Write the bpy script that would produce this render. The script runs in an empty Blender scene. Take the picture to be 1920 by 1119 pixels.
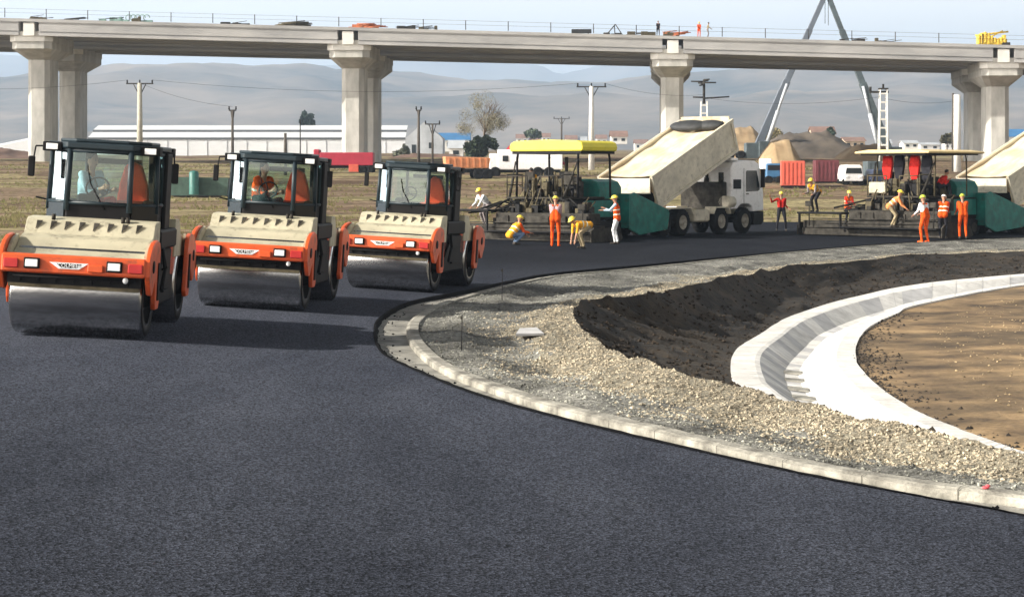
import bpy, bmesh, math, random
import numpy as np
from mathutils import Vector, Matrix, noise
random.seed(7)
R = math.radians
scene = bpy.context.scene
COL = scene.collection

# ------------------------------------------------------------------ camera, sky, sun, exposure
F = 4000.0; HC = 2.45; HZ = 330.0          # focal length in photo pixels, camera height, horizon row
cam = bpy.data.cameras.new('camera'); camo = bpy.data.objects.new('camera', cam); COL.objects.link(camo)
cam.sensor_width = 36; cam.lens = F / 1920 * 36; cam.shift_y = -(559.5 - HZ) / 1920
cam.clip_start = .5; cam.clip_end = 30000
camo.location = (0, 0, HC); camo.rotation_euler = (R(90), 0, 0)
scene.camera = camo
SUN_EL = R(29); SUN_AZ = R(-106)            # sun stands to the left; azimuth measured from +Y clockwise
w = bpy.data.worlds.new('World'); scene.world = w; w.use_nodes = True
nt = w.node_tree; bg = nt.nodes['Background']
sky = nt.nodes.new('ShaderNodeTexSky'); sky.sky_type = 'NISHITA'; sky.sun_disc = False
sky.sun_elevation = SUN_EL; sky.sun_rotation = SUN_AZ
sky.air_density = 1.0; sky.dust_density = 4.0; sky.ozone_density = 1.5
hs = nt.nodes.new('ShaderNodeHueSaturation'); hs.inputs['Saturation'].default_value = .10
nt.links.new(sky.outputs[0], hs.inputs['Color'])
wtc = nt.nodes.new('ShaderNodeTexCoord'); wsp = nt.nodes.new('ShaderNodeSeparateXYZ'); nt.links.new(wtc.outputs['Generated'], wsp.inputs[0])
wmr = nt.nodes.new('ShaderNodeMapRange'); wmr.interpolation_type = 'SMOOTHSTEP'        # the hazy sky is whitest low down
for k_, v_ in (('From Min', .085), ('From Max', .42), ('To Min', 7.8), ('To Max', .60)): wmr.inputs[k_].default_value = v_
nt.links.new(wsp.outputs['Z'], wmr.inputs[0]); nt.links.new(wmr.outputs[0], hs.inputs['Value'])
wti = nt.nodes.new('ShaderNodeMix'); wti.data_type = 'RGBA'; wti.blend_type = 'MULTIPLY'; wti.inputs['Factor'].default_value = 1; wti.inputs[7].default_value = (1, .935, .86, 1)
nt.links.new(hs.outputs[0], wti.inputs[6]); nt.links.new(wti.outputs[2], bg.inputs['Color'])
bg.inputs['Strength'].default_value = .056
sl = bpy.data.lights.new('sun', 'SUN'); sl.energy = 5.0; sl.angle = R(.6); sl.color = (1, .93, .82)
so = bpy.data.objects.new('sun', sl); COL.objects.link(so)
sd = Vector((math.sin(SUN_AZ) * math.cos(SUN_EL), math.cos(SUN_AZ) * math.cos(SUN_EL), math.sin(SUN_EL)))
so.rotation_euler = sd.to_track_quat('Z', 'Y').to_euler(); so.location = (-30, 0, 40)
scene.view_settings.view_transform = 'Standard'; scene.view_settings.look = 'None'
scene.view_settings.exposure = .75; scene.view_settings.gamma = 1
try:
    scene.cycles.volume_bounces = 1; scene.cycles.max_bounces = 8; scene.cycles.transparent_max_bounces = 16
except Exception: pass

# ------------------------------------------------------------------ helpers
def G(x):                                   # the road falls from left to right on the left half
    def c(v): return -.06 * min(max(v, -6.0), 0.0)
    return (c(x - .8) + c(x - .4) + c(x) + c(x + .4) + c(x + .8)) / 5
RISE = [(0, 0), (118, 0), (150, .9), (190, 2.3), (240, 4.0), (420, 6.7), (900, 13), (1600, 22), (4000, 40), (20000, 120)]
def rise(y):
    for (a, za), (b, zb) in zip(RISE, RISE[1:]):
        if y <= b: return za + (zb - za) * max(0, (y - a)) / (b - a)
    return RISE[-1][1]
def TH(x, y): return G(x) * max(0, 1 - max(0, y - 118) / 60) + rise(y)
def P(px, py, z=None):                      # photo pixel -> point on the road surface (or at height z)
    s = (px - 960) / F; d = (py - HZ) / F
    if z is not None:
        Y = (HC - z) / d; return Vector((s * Y, Y, z))
    Y = 30.0
    for _ in range(60): Y = .5 * Y + .5 * (HC - G(s * Y)) / d
    return Vector((s * Y, Y, HC - d * Y))
def Q(px, py, Y): return Vector(((px - 960) / F * Y, Y, HC - (py - HZ) / F * Y))
def XA(px, Y): return (px - 960) / F * Y
MATS = {}
def lin(c): return tuple(c) + (1,)
def mat(name, c, rough=.6, metal=0, var=.15, scale=6, bump=0, c2=None, stretch=None, bscale=None, spec=None, detail=6, coat=0, island=0, contrast=0, dirt=0, patch=0, pscale=.6):
    if name in MATS: return MATS[name]
    m = bpy.data.materials.new(name); m.use_nodes = True; MATS[name] = m
    n = m.node_tree.nodes; l = m.node_tree.links; b = n['Principled BSDF']
    b.inputs['Roughness'].default_value = rough; b.inputs['Metallic'].default_value = metal
    if spec is not None: b.inputs['Specular IOR Level'].default_value = spec
    if coat: b.inputs['Coat Weight'].default_value = coat
    tc = n.new('ShaderNodeTexCoord'); src = tc.outputs['Object']
    if stretch:
        mp = n.new('ShaderNodeMapping'); mp.inputs['Scale'].default_value = stretch
        l.new(src, mp.inputs[0]); src = mp.outputs[0]
    nz = n.new('ShaderNodeTexNoise'); nz.inputs['Scale'].default_value = scale; nz.inputs['Detail'].default_value = detail
    nz.inputs['Roughness'].default_value = .62
    l.new(src, nz.inputs['Vector'])
    rp = n.new('ShaderNodeValToRGB')
    a = tuple(v * (1 - var) for v in c); d = c2 if c2 else tuple(min(1, v * (1 + var)) for v in c)
    rp.color_ramp.elements[0].position = .32 + contrast; rp.color_ramp.elements[1].position = .68 - contrast
    rp.color_ramp.elements[0].color = lin(a); rp.color_ramp.elements[1].color = lin(d)
    l.new(nz.outputs['Fac'], rp.inputs[0]); out = rp.outputs[0]
    if island:
        ge = n.new('ShaderNodeNewGeometry'); hv = n.new('ShaderNodeHueSaturation'); mr = n.new('ShaderNodeMapRange')
        mr.inputs['To Min'].default_value = 1 - island; mr.inputs['To Max'].default_value = 1 + island
        l.new(ge.outputs['Random Per Island'], mr.inputs[0]); l.new(mr.outputs[0], hv.inputs['Value']); l.new(out, hv.inputs['Color']); out = hv.outputs[0]
    if patch:
        np_ = n.new('ShaderNodeTexNoise'); np_.inputs['Scale'].default_value = pscale; np_.inputs['Detail'].default_value = 5; np_.inputs['Roughness'].default_value = .65; l.new(tc.outputs['Object'], np_.inputs['Vector'])
        rq = n.new('ShaderNodeMapRange'); rq.inputs['From Min'].default_value = .38; rq.inputs['From Max'].default_value = .62; rq.inputs['To Min'].default_value = 1 - patch; rq.inputs['To Max'].default_value = 1 + patch * .45; l.new(np_.outputs['Fac'], rq.inputs[0])
        hq = n.new('ShaderNodeHueSaturation'); l.new(rq.outputs[0], hq.inputs['Value']); l.new(out, hq.inputs['Color']); out = hq.outputs[0]
    if dirt:
        nd = n.new('ShaderNodeTexNoise'); nd.inputs['Scale'].default_value = 4.5; nd.inputs['Detail'].default_value = 9; nd.inputs['Roughness'].default_value = .7; l.new(tc.outputs['Object'], nd.inputs['Vector'])
        rd = n.new('ShaderNodeValToRGB'); rd.color_ramp.elements[0].position = .52; rd.color_ramp.elements[1].position = .72
        rd.color_ramp.elements[0].color = (0, 0, 0, 1); rd.color_ramp.elements[1].color = (dirt,) * 3 + (1,); l.new(nd.outputs['Fac'], rd.inputs[0])
        mxd = n.new('ShaderNodeMix'); mxd.data_type = 'RGBA'; l.new(rd.outputs[0], mxd.inputs['Factor']); l.new(out, mxd.inputs[6]); mxd.inputs[7].default_value = (.055, .042, .03, 1); out = mxd.outputs[2]
    l.new(out, b.inputs['Base Color'])
    if bump:
        n2 = n.new('ShaderNodeTexNoise'); n2.inputs['Scale'].default_value = bscale or scale * 4; n2.inputs['Detail'].default_value = 8
        l.new(tc.outputs['Object'], n2.inputs['Vector'])
        bp = n.new('ShaderNodeBump'); bp.inputs['Strength'].default_value = min(1, bump); bp.inputs['Distance'].default_value = .03
        l.new(n2.outputs['Fac'], bp.inputs['Height']); l.new(bp.outputs[0], b.inputs['Normal'])
    return m
def tag(o, label=None, cat=None, group=None, kind=None):
    if label: o['label'] = label
    if cat: o['category'] = cat
    if group: o['group'] = group
    if kind: o['kind'] = kind
    return o
def empty(name, loc, rz=0, label=None, cat=None, group=None):
    o = bpy.data.objects.new(name, None); COL.objects.link(o); o.location = loc; o.rotation_euler = (0, 0, rz)
    o.empty_display_size = .3
    return tag(o, label, cat, group)
def link(name, me, parent=None, mats=None):
    o = bpy.data.objects.new(name, me); COL.objects.link(o)
    if mats:
        for m in (mats if isinstance(mats, (list, tuple)) else [mats]): me.materials.append(m)
    if parent is not None: o.parent = parent
    return o
class MB:
    def __init__(s): s.v = []; s.f = []; s.mi = []; s.cur = 0; s.sm = []
    def add(s, vs, fs, smooth=False):
        k = len(s.v); s.v += [tuple(v) for v in vs]
        for f in fs: s.f.append(tuple(i + k for i in f)); s.mi.append(s.cur); s.sm.append(smooth)
        return s
    def box(s, x0, x1, y0, y1, z0, z1, M=None):
        vs = [Vector((x, y, z)) for z in (z0, z1) for y in (y0, y1) for x in (x0, x1)]
        if M is not None: vs = [M @ v for v in vs]
        return s.add(vs, [(0, 2, 3, 1), (4, 5, 7, 6), (0, 1, 5, 4), (2, 6, 7, 3), (0, 4, 6, 2), (1, 3, 7, 5)])
    def cbox(s, x0, x1, y0, y1, z0, z1, c=.02, M=None):   # box with chamfered vertical and horizontal edges
        pts = []
        for zi, (z, cc) in enumerate(((z0, c), (z0 + c, 0), (z1 - c, 0), (z1, c))):
            X0, X1, Y0, Y1 = x0 + cc, x1 - cc, y0 + cc, y1 - cc
            for p in ((X0 + c, Y0), (X1 - c, Y0), (X1, Y0 + c), (X1, Y1 - c), (X1 - c, Y1), (X0 + c, Y1), (X0, Y1 - c), (X0, Y0 + c)):
                pts.append(Vector((p[0], p[1], z)))
        if M is not None: pts = [M @ v for v in pts]
        fs = [tuple(range(7, -1, -1)), tuple(range(24, 32))]
        for r in range(3):
            for i in range(8):
                j = (i + 1) % 8; fs.append((r * 8 + i, r * 8 + j, r * 8 + 8 + j, r * 8 + 8 + i))
        return s.add(pts, fs)
    def tube(s, a, b, r0, r1=None, n=10, caps=True, smooth=True):
        a = Vector(a); b = Vector(b); r1 = r0 if r1 is None else r1
        d = (b - a)
        if d.length < 1e-6: return s
        q = d.to_track_quat('Z', 'Y').to_matrix()
        vs = []
        for p, r in ((a, r0), (b, r1)):
            for i in range(n):
                t = 2 * math.pi * i / n; vs.append(p + q @ Vector((math.cos(t) * r, math.sin(t) * r, 0)))
        s.add(vs, [(i, (i + 1) % n, n + (i + 1) % n, n + i) for i in range(n)], smooth)
        if caps: s.add(vs, [tuple(range(n - 1, -1, -1)), tuple(range(n, 2 * n))])
        return s
    def path(s, pts, r, n=8):
        for a, b in zip(pts, pts[1:]): s.tube(a, b, r, n=n)
        return s
    def prism(s, poly, a0, a1, axis='x'):                 # poly in the other two axes, extruded along axis
        def mk(p, a):
            return {'x': (a, p[0], p[1]), 'y': (p[0], a, p[1]), 'z': (p[0], p[1], a)}[axis]
        n = len(poly); vs = [mk(p, a0) for p in poly] + [mk(p, a1) for p in poly]
        return s.add(vs, [tuple(range(n - 1, -1, -1)), tuple(range(n, 2 * n))] + [(i, (i + 1) % n, n + (i + 1) % n, n + i) for i in range(n)])
    def lathe(s, prof, c, axis='x', n=48, smooth=True):    # prof: list of (along, radius)
        vs = []
        for a, r in prof:
            for i in range(n):
                t = 2 * math.pi * i / n; u, v = r * math.cos(t), r * math.sin(t)
                p = {'x': (a, u, v), 'y': (u, a, v), 'z': (u, v, a)}[axis]
                vs.append(Vector(c) + Vector(p))
        fs = []
        for k in range(len(prof) - 1):
            for i in range(n):
                j = (i + 1) % n; fs.append((k * n + i, k * n + j, (k + 1) * n + j, (k + 1) * n + i))
        return s.add(vs, fs, smooth)
    def ell(s, c, r, M=None, nu=14, nv=9):
        vs = []; c = Vector(c)
        for j in range(nv + 1):
            ph = math.pi * j / nv
            for i in range(nu):
                t = 2 * math.pi * i / nu
                v = Vector((r[0] * math.sin(ph) * math.cos(t), r[1] * math.sin(ph) * math.sin(t), r[2] * math.cos(ph)))
                if M is not None: v = M @ v
                vs.append(c + v)
        fs = [(j * nu + i, (j + 1) * nu + i, (j + 1) * nu + (i + 1) % nu, j * nu + (i + 1) % nu) for j in range(nv) for i in range(nu)]
        return s.add(vs, fs, True)
    def build(s, name, mats, parent=None, bevel=0):
        me = bpy.data.meshes.new(name); me.from_pydata(s.v, [], s.f)
        o = link(name, me, parent, mats)
        me.polygons.foreach_set('material_index', s.mi); me.polygons.foreach_set('use_smooth', s.sm)
        bm = bmesh.new(); bm.from_mesh(me); bmesh.ops.remove_doubles(bm, verts=bm.verts, dist=1e-5)
        bmesh.ops.recalc_face_normals(bm, faces=bm.faces)
        bm.to_mesh(me); bm.free(); me.update()
        if bevel:
            b = o.modifiers.new('bevel', 'BEVEL'); b.width = bevel; b.segments = 2; b.limit_method = 'ANGLE'; b.angle_limit = R(40)
        return o
def children(o): return [c for c in bpy.data.objects if c.parent == o]
def copy_tree(o, parent=None):
    kids = list(o.children); c = o.copy(); COL.objects.link(c)
    if parent is not None: c.parent = parent
    for k in kids: copy_tree(k, c)
    return c
def catmull(pts, n):                                     # resample control points -> n*(len-1)+1 points
    pts = [Vector(p) for p in pts]; out = []
    e = [2 * pts[0] - pts[1]] + pts + [2 * pts[-1] - pts[-2]]
    for i in range(1, len(e) - 2):
        for k in range(n):
            t = k / n; p0, p1, p2, p3 = e[i - 1], e[i], e[i + 1], e[i + 2]
            out.append(.5 * ((2 * p1) + (p2 - p0) * t + (2 * p0 - 5 * p1 + 4 * p2 - p3) * t * t + (3 * p1 - p0 - 3 * p2 + p3) * t ** 3))
    out.append(pts[-1]); return out
def loft(name, curves, mats, label=None, kind='structure', smooth=True, vfun=None, cat=None):
    n = len(curves[0]); vs = []; fs = []
    for c in curves: vs += [tuple(p) for p in c]
    for k in range(len(curves) - 1):
        for i in range(n - 1): fs.append((k * n + i, k * n + i + 1, (k + 1) * n + i + 1, (k + 1) * n + i))
    me = bpy.data.meshes.new(name); me.from_pydata(vs, [], fs)
    o = link(name, me, None, mats); me.polygons.foreach_set('use_smooth', [smooth] * len(fs))
    bm = bmesh.new(); bm.from_mesh(me)
    bmesh.ops.recalc_face_normals(bm, faces=bm.faces)
    up = sum(f.normal.z * f.calc_area() for f in bm.faces)
    if up < 0: bmesh.ops.reverse_faces(bm, faces=bm.faces)
    bm.to_mesh(me); bm.free()
    if kind: o['kind'] = kind
    if label: o['label'] = label
    return o
def nz3(x, y, z=0, s=1): return noise.noise(Vector((x * s, y * s, z * s)))
def fbm(x, y, s=1, o=4, z=0): return noise.fractal(Vector((x * s, y * s, z)), 1.0, 2.0, o)

# ------------------------------------------------------------------ materials
def asphalt():
    m = bpy.data.materials.new('asphalt'); m.use_nodes = True; MATS['asphalt'] = m
    n = m.node_tree.nodes; l = m.node_tree.links; b = n['Principled BSDF']
    tc = n.new('ShaderNodeTexCoord')
    def nzn(scale, det, rough=.6, map_=None):
        x = n.new('ShaderNodeTexNoise'); x.inputs['Scale'].default_value = scale; x.inputs['Detail'].default_value = det; x.inputs['Roughness'].default_value = rough
        if map_:
            mp = n.new('ShaderNodeMapping'); mp.inputs['Scale'].default_value = map_; l.new(tc.outputs['Object'], mp.inputs[0]); l.new(mp.outputs[0], x.inputs['Vector'])
        else: l.new(tc.outputs['Object'], x.inputs['Vector'])
        return x
    # stones of the wearing course: a coarse and a fine speckle
    v = n.new('ShaderNodeTexVoronoi'); v.inputs['Scale'].default_value = 62; v.inputs['Randomness'].default_value = 1
    l.new(tc.outputs['Object'], v.inputs['Vector'])
    bw = n.new('ShaderNodeRGBToBW'); l.new(v.outputs['Color'], bw.inputs[0])
    r1 = n.new('ShaderNodeValToRGB'); r1.color_ramp.elements[0].position = .25; r1.color_ramp.elements[1].position = .8
    r1.color_ramp.elements[0].color = (.022, .025, .031, 1); r1.color_ramp.elements[1].color = (.100, .113, .150, 1)
    l.new(bw.outputs[0], r1.inputs[0])
    c = nzn(26, 5, .75); r2 = n.new('ShaderNodeValToRGB'); r2.color_ramp.elements[0].position = .38; r2.color_ramp.elements[1].position = .64
    r2.color_ramp.elements[0].color = (.66, .66, .67, 1); r2.color_ramp.elements[1].color = (1.36, 1.35, 1.35, 1)
    l.new(c.outputs['Fac'], r2.inputs[0])
    mx = n.new('ShaderNodeMix'); mx.data_type = 'RGBA'; mx.blend_type = 'MULTIPLY'; mx.inputs['Factor'].default_value = 1
    l.new(r1.outputs[0], mx.inputs[6]); l.new(r2.outputs[0], mx.inputs[7])
    # faint roller lanes and patches
    d = nzn(.5, 4, .6, (1.2, .35, 1)); r3 = n.new('ShaderNodeValToRGB'); r3.color_ramp.elements[0].position = .3; r3.color_ramp.elements[1].position = .7
    r3.color_ramp.elements[0].color = (.74, .75, .78, 1); r3.color_ramp.elements[1].color = (1.22, 1.2, 1.18, 1)
    l.new(d.outputs['Fac'], r3.inputs[0])
    m2 = n.new('ShaderNodeMix'); m2.data_type = 'RGBA'; m2.blend_type = 'MULTIPLY'; m2.inputs['Factor'].default_value = 1
    l.new(mx.outputs[2], m2.inputs[6]); l.new(r3.outputs[0], m2.inputs[7])
    # fresh hot mat behind the pavers is darker: follows the ground distance along the road
    sp = n.new('ShaderNodeSeparateXYZ'); l.new(tc.outputs['Object'], sp.inputs[0])
    wob = n.new('ShaderNodeMath'); wob.operation = 'MULTIPLY_ADD'; l.new(d.outputs['Fac'], wob.inputs[0]); wob.inputs[1].default_value = 8; l.new(sp.outputs['Y'], wob.inputs[2])
    mr = n.new('ShaderNodeMapRange'); mr.inputs['From Min'].default_value = 40; mr.inputs['From Max'].default_value = 66
    mr.inputs['To Min'].default_value = 1; mr.inputs['To Max'].default_value = .28
    l.new(wob.outputs[0], mr.inputs[0])
    # near end darkened in the colour, standing in for its weaker grazing reflection
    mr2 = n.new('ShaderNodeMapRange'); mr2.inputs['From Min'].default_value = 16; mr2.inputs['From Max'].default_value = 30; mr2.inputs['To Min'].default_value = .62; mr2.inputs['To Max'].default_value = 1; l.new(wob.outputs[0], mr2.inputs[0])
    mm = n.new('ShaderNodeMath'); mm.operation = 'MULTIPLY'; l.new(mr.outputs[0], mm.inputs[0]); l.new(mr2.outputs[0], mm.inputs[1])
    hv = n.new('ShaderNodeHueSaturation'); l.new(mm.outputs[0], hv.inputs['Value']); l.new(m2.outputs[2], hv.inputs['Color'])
    l.new(hv.outputs[0], b.inputs['Base Color'])
    b.inputs['Roughness'].default_value = .9; b.inputs['Specular IOR Level'].default_value = .03
    bp = n.new('ShaderNodeBump'); bp.inputs['Strength'].default_value = .7; bp.inputs['Distance'].default_value = .008
    l.new(v.outputs['Distance'], bp.inputs['Height'])
    bp2 = n.new('ShaderNodeBump'); bp2.inputs['Strength'].default_value = .5; bp2.inputs['Distance'].default_value = .02
    l.new(c.outputs['Fac'], bp2.inputs['Height']); l.new(bp.outputs[0], bp2.inputs['Normal']); l.new(bp2.outputs[0], b.inputs['Normal'])
    return m
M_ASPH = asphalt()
M_BLACKASPH = mat('bitumen', (.004, .004, .005), .9, var=.5, scale=20, bump=.6, spec=.1)
M_GUTTER = mat('gutter_concrete', (.19, .185, .17), .9, var=.45, scale=3, c2=(.36, .35, .31), bump=.6, bscale=30)
M_KERB = mat('kerb_concrete', (.17, .16, .135), .9, var=.4, scale=3.0, c2=(.42, .405, .35), bump=.5, bscale=30)
M_CONC = mat('concrete', (.46, .455, .42), .9, var=.28, scale=.6, c2=(.60, .59, .55), bump=.2, bscale=3, stretch=(1, 1, .4))
M_CONC_L = mat('pale_concrete', (.72, .71, .67), .9, var=.1, scale=1)
M_CHAN = mat('channel_concrete', (.70, .69, .66), .85, var=.2, scale=1.3, c2=(.84, .83, .80), bump=.2, bscale=12, dirt=.35)
M_CHAN2 = mat('channel_concrete_grey', (.46, .46, .47), .85, var=.15, scale=2, c2=(.60, .60, .60), bump=.2, bscale=12)  # greyer tone for some channel panels, the joints and a loose slab
M_EARTH = mat('brown_earth', (.10, .062, .032), .95, var=.4, scale=.8, c2=(.34, .23, .115), bump=1, bscale=9, detail=10, patch=.5, pscale=.45)
M_DARK = mat('dark_soil', (.012, .009, .006), .95, var=.6, scale=2.5, c2=(.05, .036, .022), bump=1, bscale=14, detail=10, patch=.6)
M_GRAV = mat('gravel_bed', (.10, .098, .085), .95, var=.6, scale=16, c2=(.33, .325, .29), bump=1, bscale=40, detail=10, patch=.6)
M_GRAVL = mat('gravel_sand', (.15, .13, .095), .95, var=.5, scale=12, c2=(.38, .345, .26), bump=1, bscale=40, detail=10)
M_STONE_G = mat('grey_stone', (.25, .25, .215), .9, var=.3, scale=30, island=.6, patch=.6)
M_STONE_T = mat('tan_stone', (.37, .32, .235), .9, var=.3, scale=30, island=.5, patch=.4)
M_OR = mat('orange_paint', (.62, .088, .018), .45, var=.15, scale=3, coat=.1, dirt=.8)
M_RD = mat('red_paint', (.45, .02, .02), .45, var=.15)
M_CR = mat('cream_paint', (.44, .41, .30), .55, var=.15, scale=2, dirt=.85)
M_BK = mat('black_paint', (.008, .008, .009), .6, var=.3, spec=.15)
M_RUB = mat('rubber', (.014, .014, .014), .9, var=.3, spec=.1)
M_CAB = mat('cab_frame_paint', (.016, .028, .036), .45, var=.2, spec=.3)
M_STEEL = mat('drum_steel', (.46, .46, .46), .25, metal=1, var=.4, scale=2, stretch=(.3, 3, 3), bump=.05, bscale=20)
M_DSTEEL = mat('dirty_steel', (.040, .037, .032), .8, metal=0, var=.6, scale=4, bump=.3, spec=.12)
M_OLIVE = mat('dirty_olive', (.085, .072, .045), .8, var=.5, scale=6, spec=.15)
M_LAMP = mat('lamp_glass', (.85, .87, .88), .2, var=.03)
M_SEAT = mat('orange_fabric', (.75, .075, .02), .8, var=.15)
M_TEAL = mat('teal_paint', (.008, .13, .11), .4, var=.25, scale=2.5, c2=(.015, .20, .165), dirt=.6, spec=.3)
M_YEL = mat('yellow_canopy', (.78, .68, .06), .6, var=.1, scale=2)
M_TAN = mat('tan_canopy', (.62, .48, .24), .6, var=.12, scale=2)
M_BED = mat('tipper_cream', (.58, .42, .25), .6, var=.1, scale=2.2, c2=(.80, .74, .56), stretch=(1, .22, 1), bump=.15)
M_BEDSIDE = mat('tipper_side', (.58, .54, .43), .6, var=.2, scale=2, dirt=.5)
M_WHITE = mat('white_paint', (.88, .88, .88), .4, var=.04, dirt=.3)
M_TARP = mat('dark_tarpaulin', (.02, .022, .024), .7, var=.4, scale=5, bump=.5)
M_RIM = mat('wheel_rim', (.33, .31, .26), .6, var=.3, scale=8)
M_GRASS = None
def glass(name, tint, gl):
    m = bpy.data.materials.new(name); m.use_nodes = True; MATS[name] = m
    n = m.node_tree.nodes; l = m.node_tree.links; n.clear()
    o = n.new('ShaderNodeOutputMaterial'); t = n.new('ShaderNodeBsdfTransparent'); t.inputs[0].default_value = lin(tint)
    g = n.new('ShaderNodeBsdfGlossy'); g.inputs['Roughness'].default_value = .05; g.inputs['Color'].default_value = (.9, 1, 1, 1)
    fr = n.new('ShaderNodeFresnel'); fr.inputs['IOR'].default_value = 1.5
    ad = n.new('ShaderNodeMath'); ad.operation = 'ADD'; ad.inputs[1].default_value = gl; ad.use_clamp = True
    l.new(fr.outputs[0], ad.inputs[0])
    mx = n.new('ShaderNodeMixShader'); l.new(ad.outputs[0], mx.inputs[0]); l.new(t.outputs[0], mx.inputs[1]); l.new(g.outputs[0], mx.inputs[2]); l.new(mx.outputs[0], o.inputs[0])
    return m
M_GLASS = glass('cab_glass', (.70, .84, .81), .05)
M_DGLASS = mat('dark_window', (.015, .02, .022), .12, var=.1)
def field_mat():
    m = bpy.data.materials.new('field'); m.use_nodes = True; MATS['field'] = m
    n = m.node_tree.nodes; l = m.node_tree.links; b = n['Principled BSDF']; b.inputs['Roughness'].default_value = .95
    b.inputs['Specular IOR Level'].default_value = .1
    tc = n.new('ShaderNodeTexCoord'); mp = n.new('ShaderNodeMapping'); mp.inputs['Scale'].default_value = (.035, .11, .1)
    l.new(tc.outputs['Object'], mp.inputs[0])
    a = n.new('ShaderNodeTexNoise'); a.inputs['Scale'].default_value = 1; a.inputs['Detail'].default_value = 5; l.new(mp.outputs[0], a.inputs['Vector'])
    r = n.new('ShaderNodeValToRGB'); e = r.color_ramp.elements
    e[0].position = .30; e[0].color = (.12, .08, .05, 1); e[1].position = .72; e[1].color = (.18, .158, .075, 1)
    for p, c in ((.42, (.28, .21, .135, 1)), (.5, (.13, .085, .058, 1)), (.58, (.34, .29, .155, 1))):
        k = e.new(p); k.color = c
    l.new(a.outputs['Fac'], r.inputs[0])
    c = n.new('ShaderNodeTexNoise'); c.inputs['Scale'].default_value = 1.6; c.inputs['Detail'].default_value = 9; c.inputs['Roughness'].default_value = .75; l.new(tc.outputs['Object'], c.inputs['Vector'])
    r2 = n.new('ShaderNodeValToRGB'); r2.color_ramp.elements[0].position = .35; r2.color_ramp.elements[1].position = .65
    r2.color_ramp.elements[0].color = (.35, .34, .33, 1); r2.color_ramp.elements[1].color = (1.5, 1.5, 1.5, 1); l.new(c.outputs['Fac'], r2.inputs[0])
    x = n.new('ShaderNodeMix'); x.data_type = 'RGBA'; x.blend_type = 'MULTIPLY'; x.inputs['Factor'].default_value = 1
    l.new(r.outputs[0], x.inputs[6]); l.new(r2.outputs[0], x.inputs[7]); l.new(x.outputs[2], b.inputs['Base Color'])
    bp = n.new('ShaderNodeBump'); bp.inputs['Strength'].default_value = 1; bp.inputs['Distance'].default_value = .25
    l.new(c.outputs['Fac'], bp.inputs['Height']); l.new(bp.outputs[0], b.inputs['Normal'])
    return m
M_FIELD = field_mat()

# ------------------------------------------------------------------ matched curves of the junction (far right -> nose -> near right)
NS = 8
A_px = [(2150, 436), (1920, 445), (1727, 453), (1498, 470), (1200, 498), (1040, 513), (960, 527), (860, 549), (770, 567), (715, 596), (705, 625), (722, 663), (790, 697), (900, 740), (1040, 780), (1246, 830), (1498, 887), (1727, 931), (1920, 966), (2300, 1042)]
K_px = [(2150, 438.5), (1920, 448), (1727, 456.5), (1498, 474), (1200, 505), (1040, 520), (960, 535), (880, 555), (810, 577), (772, 602), (762, 624), (774, 652), (822, 692), (928, 735), (1045, 772), (1256, 823), (1498, 880), (1727, 920), (1920, 944), (2300, 1008)]
C_px = [(2150, 462, -.1), (1920, 472, -.1), (1727, 481, -.1), (1498, 500, 0), (1375, 520, .05), (1278, 538, .1), (1223, 550, .12), (1150, 558, .15), (1100, 562, .18), (1080, 575, .18), (1075, 592, .16), (1090, 615, .13), (1120, 640, .1), (1177, 671, .08), (1269, 701, .05), (1400, 728, .02), (1590, 779, 0), (1760, 822, 0), (1920, 857, 0), (2300, 930, 0)]
L_w = [P(*p) for p in [(2150, 495, -.4), (1920, 513, -.5), (1727, 532, -.6), (1590, 559, -.7), (1498, 587, -.75), (1455, 606, -.8), (1430, 623, -.8), (1405, 638, -.8), (1384, 651, -.8), (1373, 668, -.8), (1370, 683, -.8), (1371, 700, -.8), (1377, 715, -.8)]]
L_w += [Vector(p) for p in [(3.6, 30.5, -.8), (3.75, 28.5, -.8), (4.0, 26.5, -.8), (4.5, 24, -.8), (5.1, 22, -.8), (5.8, 20.3, -.8), (8, 17.5, -.8)]]
R_w = [P(*p) for p in [(2150, 512, -.4), (1920, 534, -.5), (1727, 570, -.6), (1680, 588, -.7), (1636, 609, -.75), (1615, 628, -.8), (1606, 646, -.8), (1604, 660, -.8), (1606, 672, -.8), (1608, 683, -.8), (1630, 708, -.8), (1659, 733, -.8), (1690, 754, -.8), (1727, 774, -.8), (1770, 793, -.8), (1819, 811, -.8), (1870, 830, -.8), (1920, 848, -.8), (2000, 873, -.8), (2300, 950, -.8)]]
A = catmull([P(*p) for p in A_px], NS); K = catmull([P(*p) for p in K_px], NS)
Cc = catmull([P(*p) for p in C_px], NS); Lc = catmull(L_w, NS); Rc = catmull(R_w, NS)
B_w = [(48, 117), (36, 116), (25, 115), (15, 114), (6, 113), (0, 108), (-3.5, 101), (-5.4, 94), (-7, 86), (-10, 68), (-12.9, 53), (-17, 38), (-21, 25), (-20, 14), (-14, 6), (-8, 2), (-2, 0), (4, 0), (9, 0), (16, 2)]
B = catmull([(x, y, 0) for x, y in B_w], NS)
N = len(A)
# kerb inner edge: .26 m towards the inside, measured square to the kerb
def offset(cv, d):
    out = []
    for i, p in enumerate(cv):
        t = (cv[min(i + 1, len(cv) - 1)] - cv[max(i - 1, 0)]); t.z = 0; t.normalize()
        nrm = Vector((-t.y, t.x, 0))
        out.append(p + nrm * d)
    return out
K1 = offset(K, .05); K2 = offset(K, .18)
if (K2[80] - Cc[80]).length > (K[80] - Cc[80]).length: K1 = offset(K, -.05); K2 = offset(K, -.18)
def onG(p, dz=0): return Vector((p.x, p.y, G(p.x) + dz))
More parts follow.
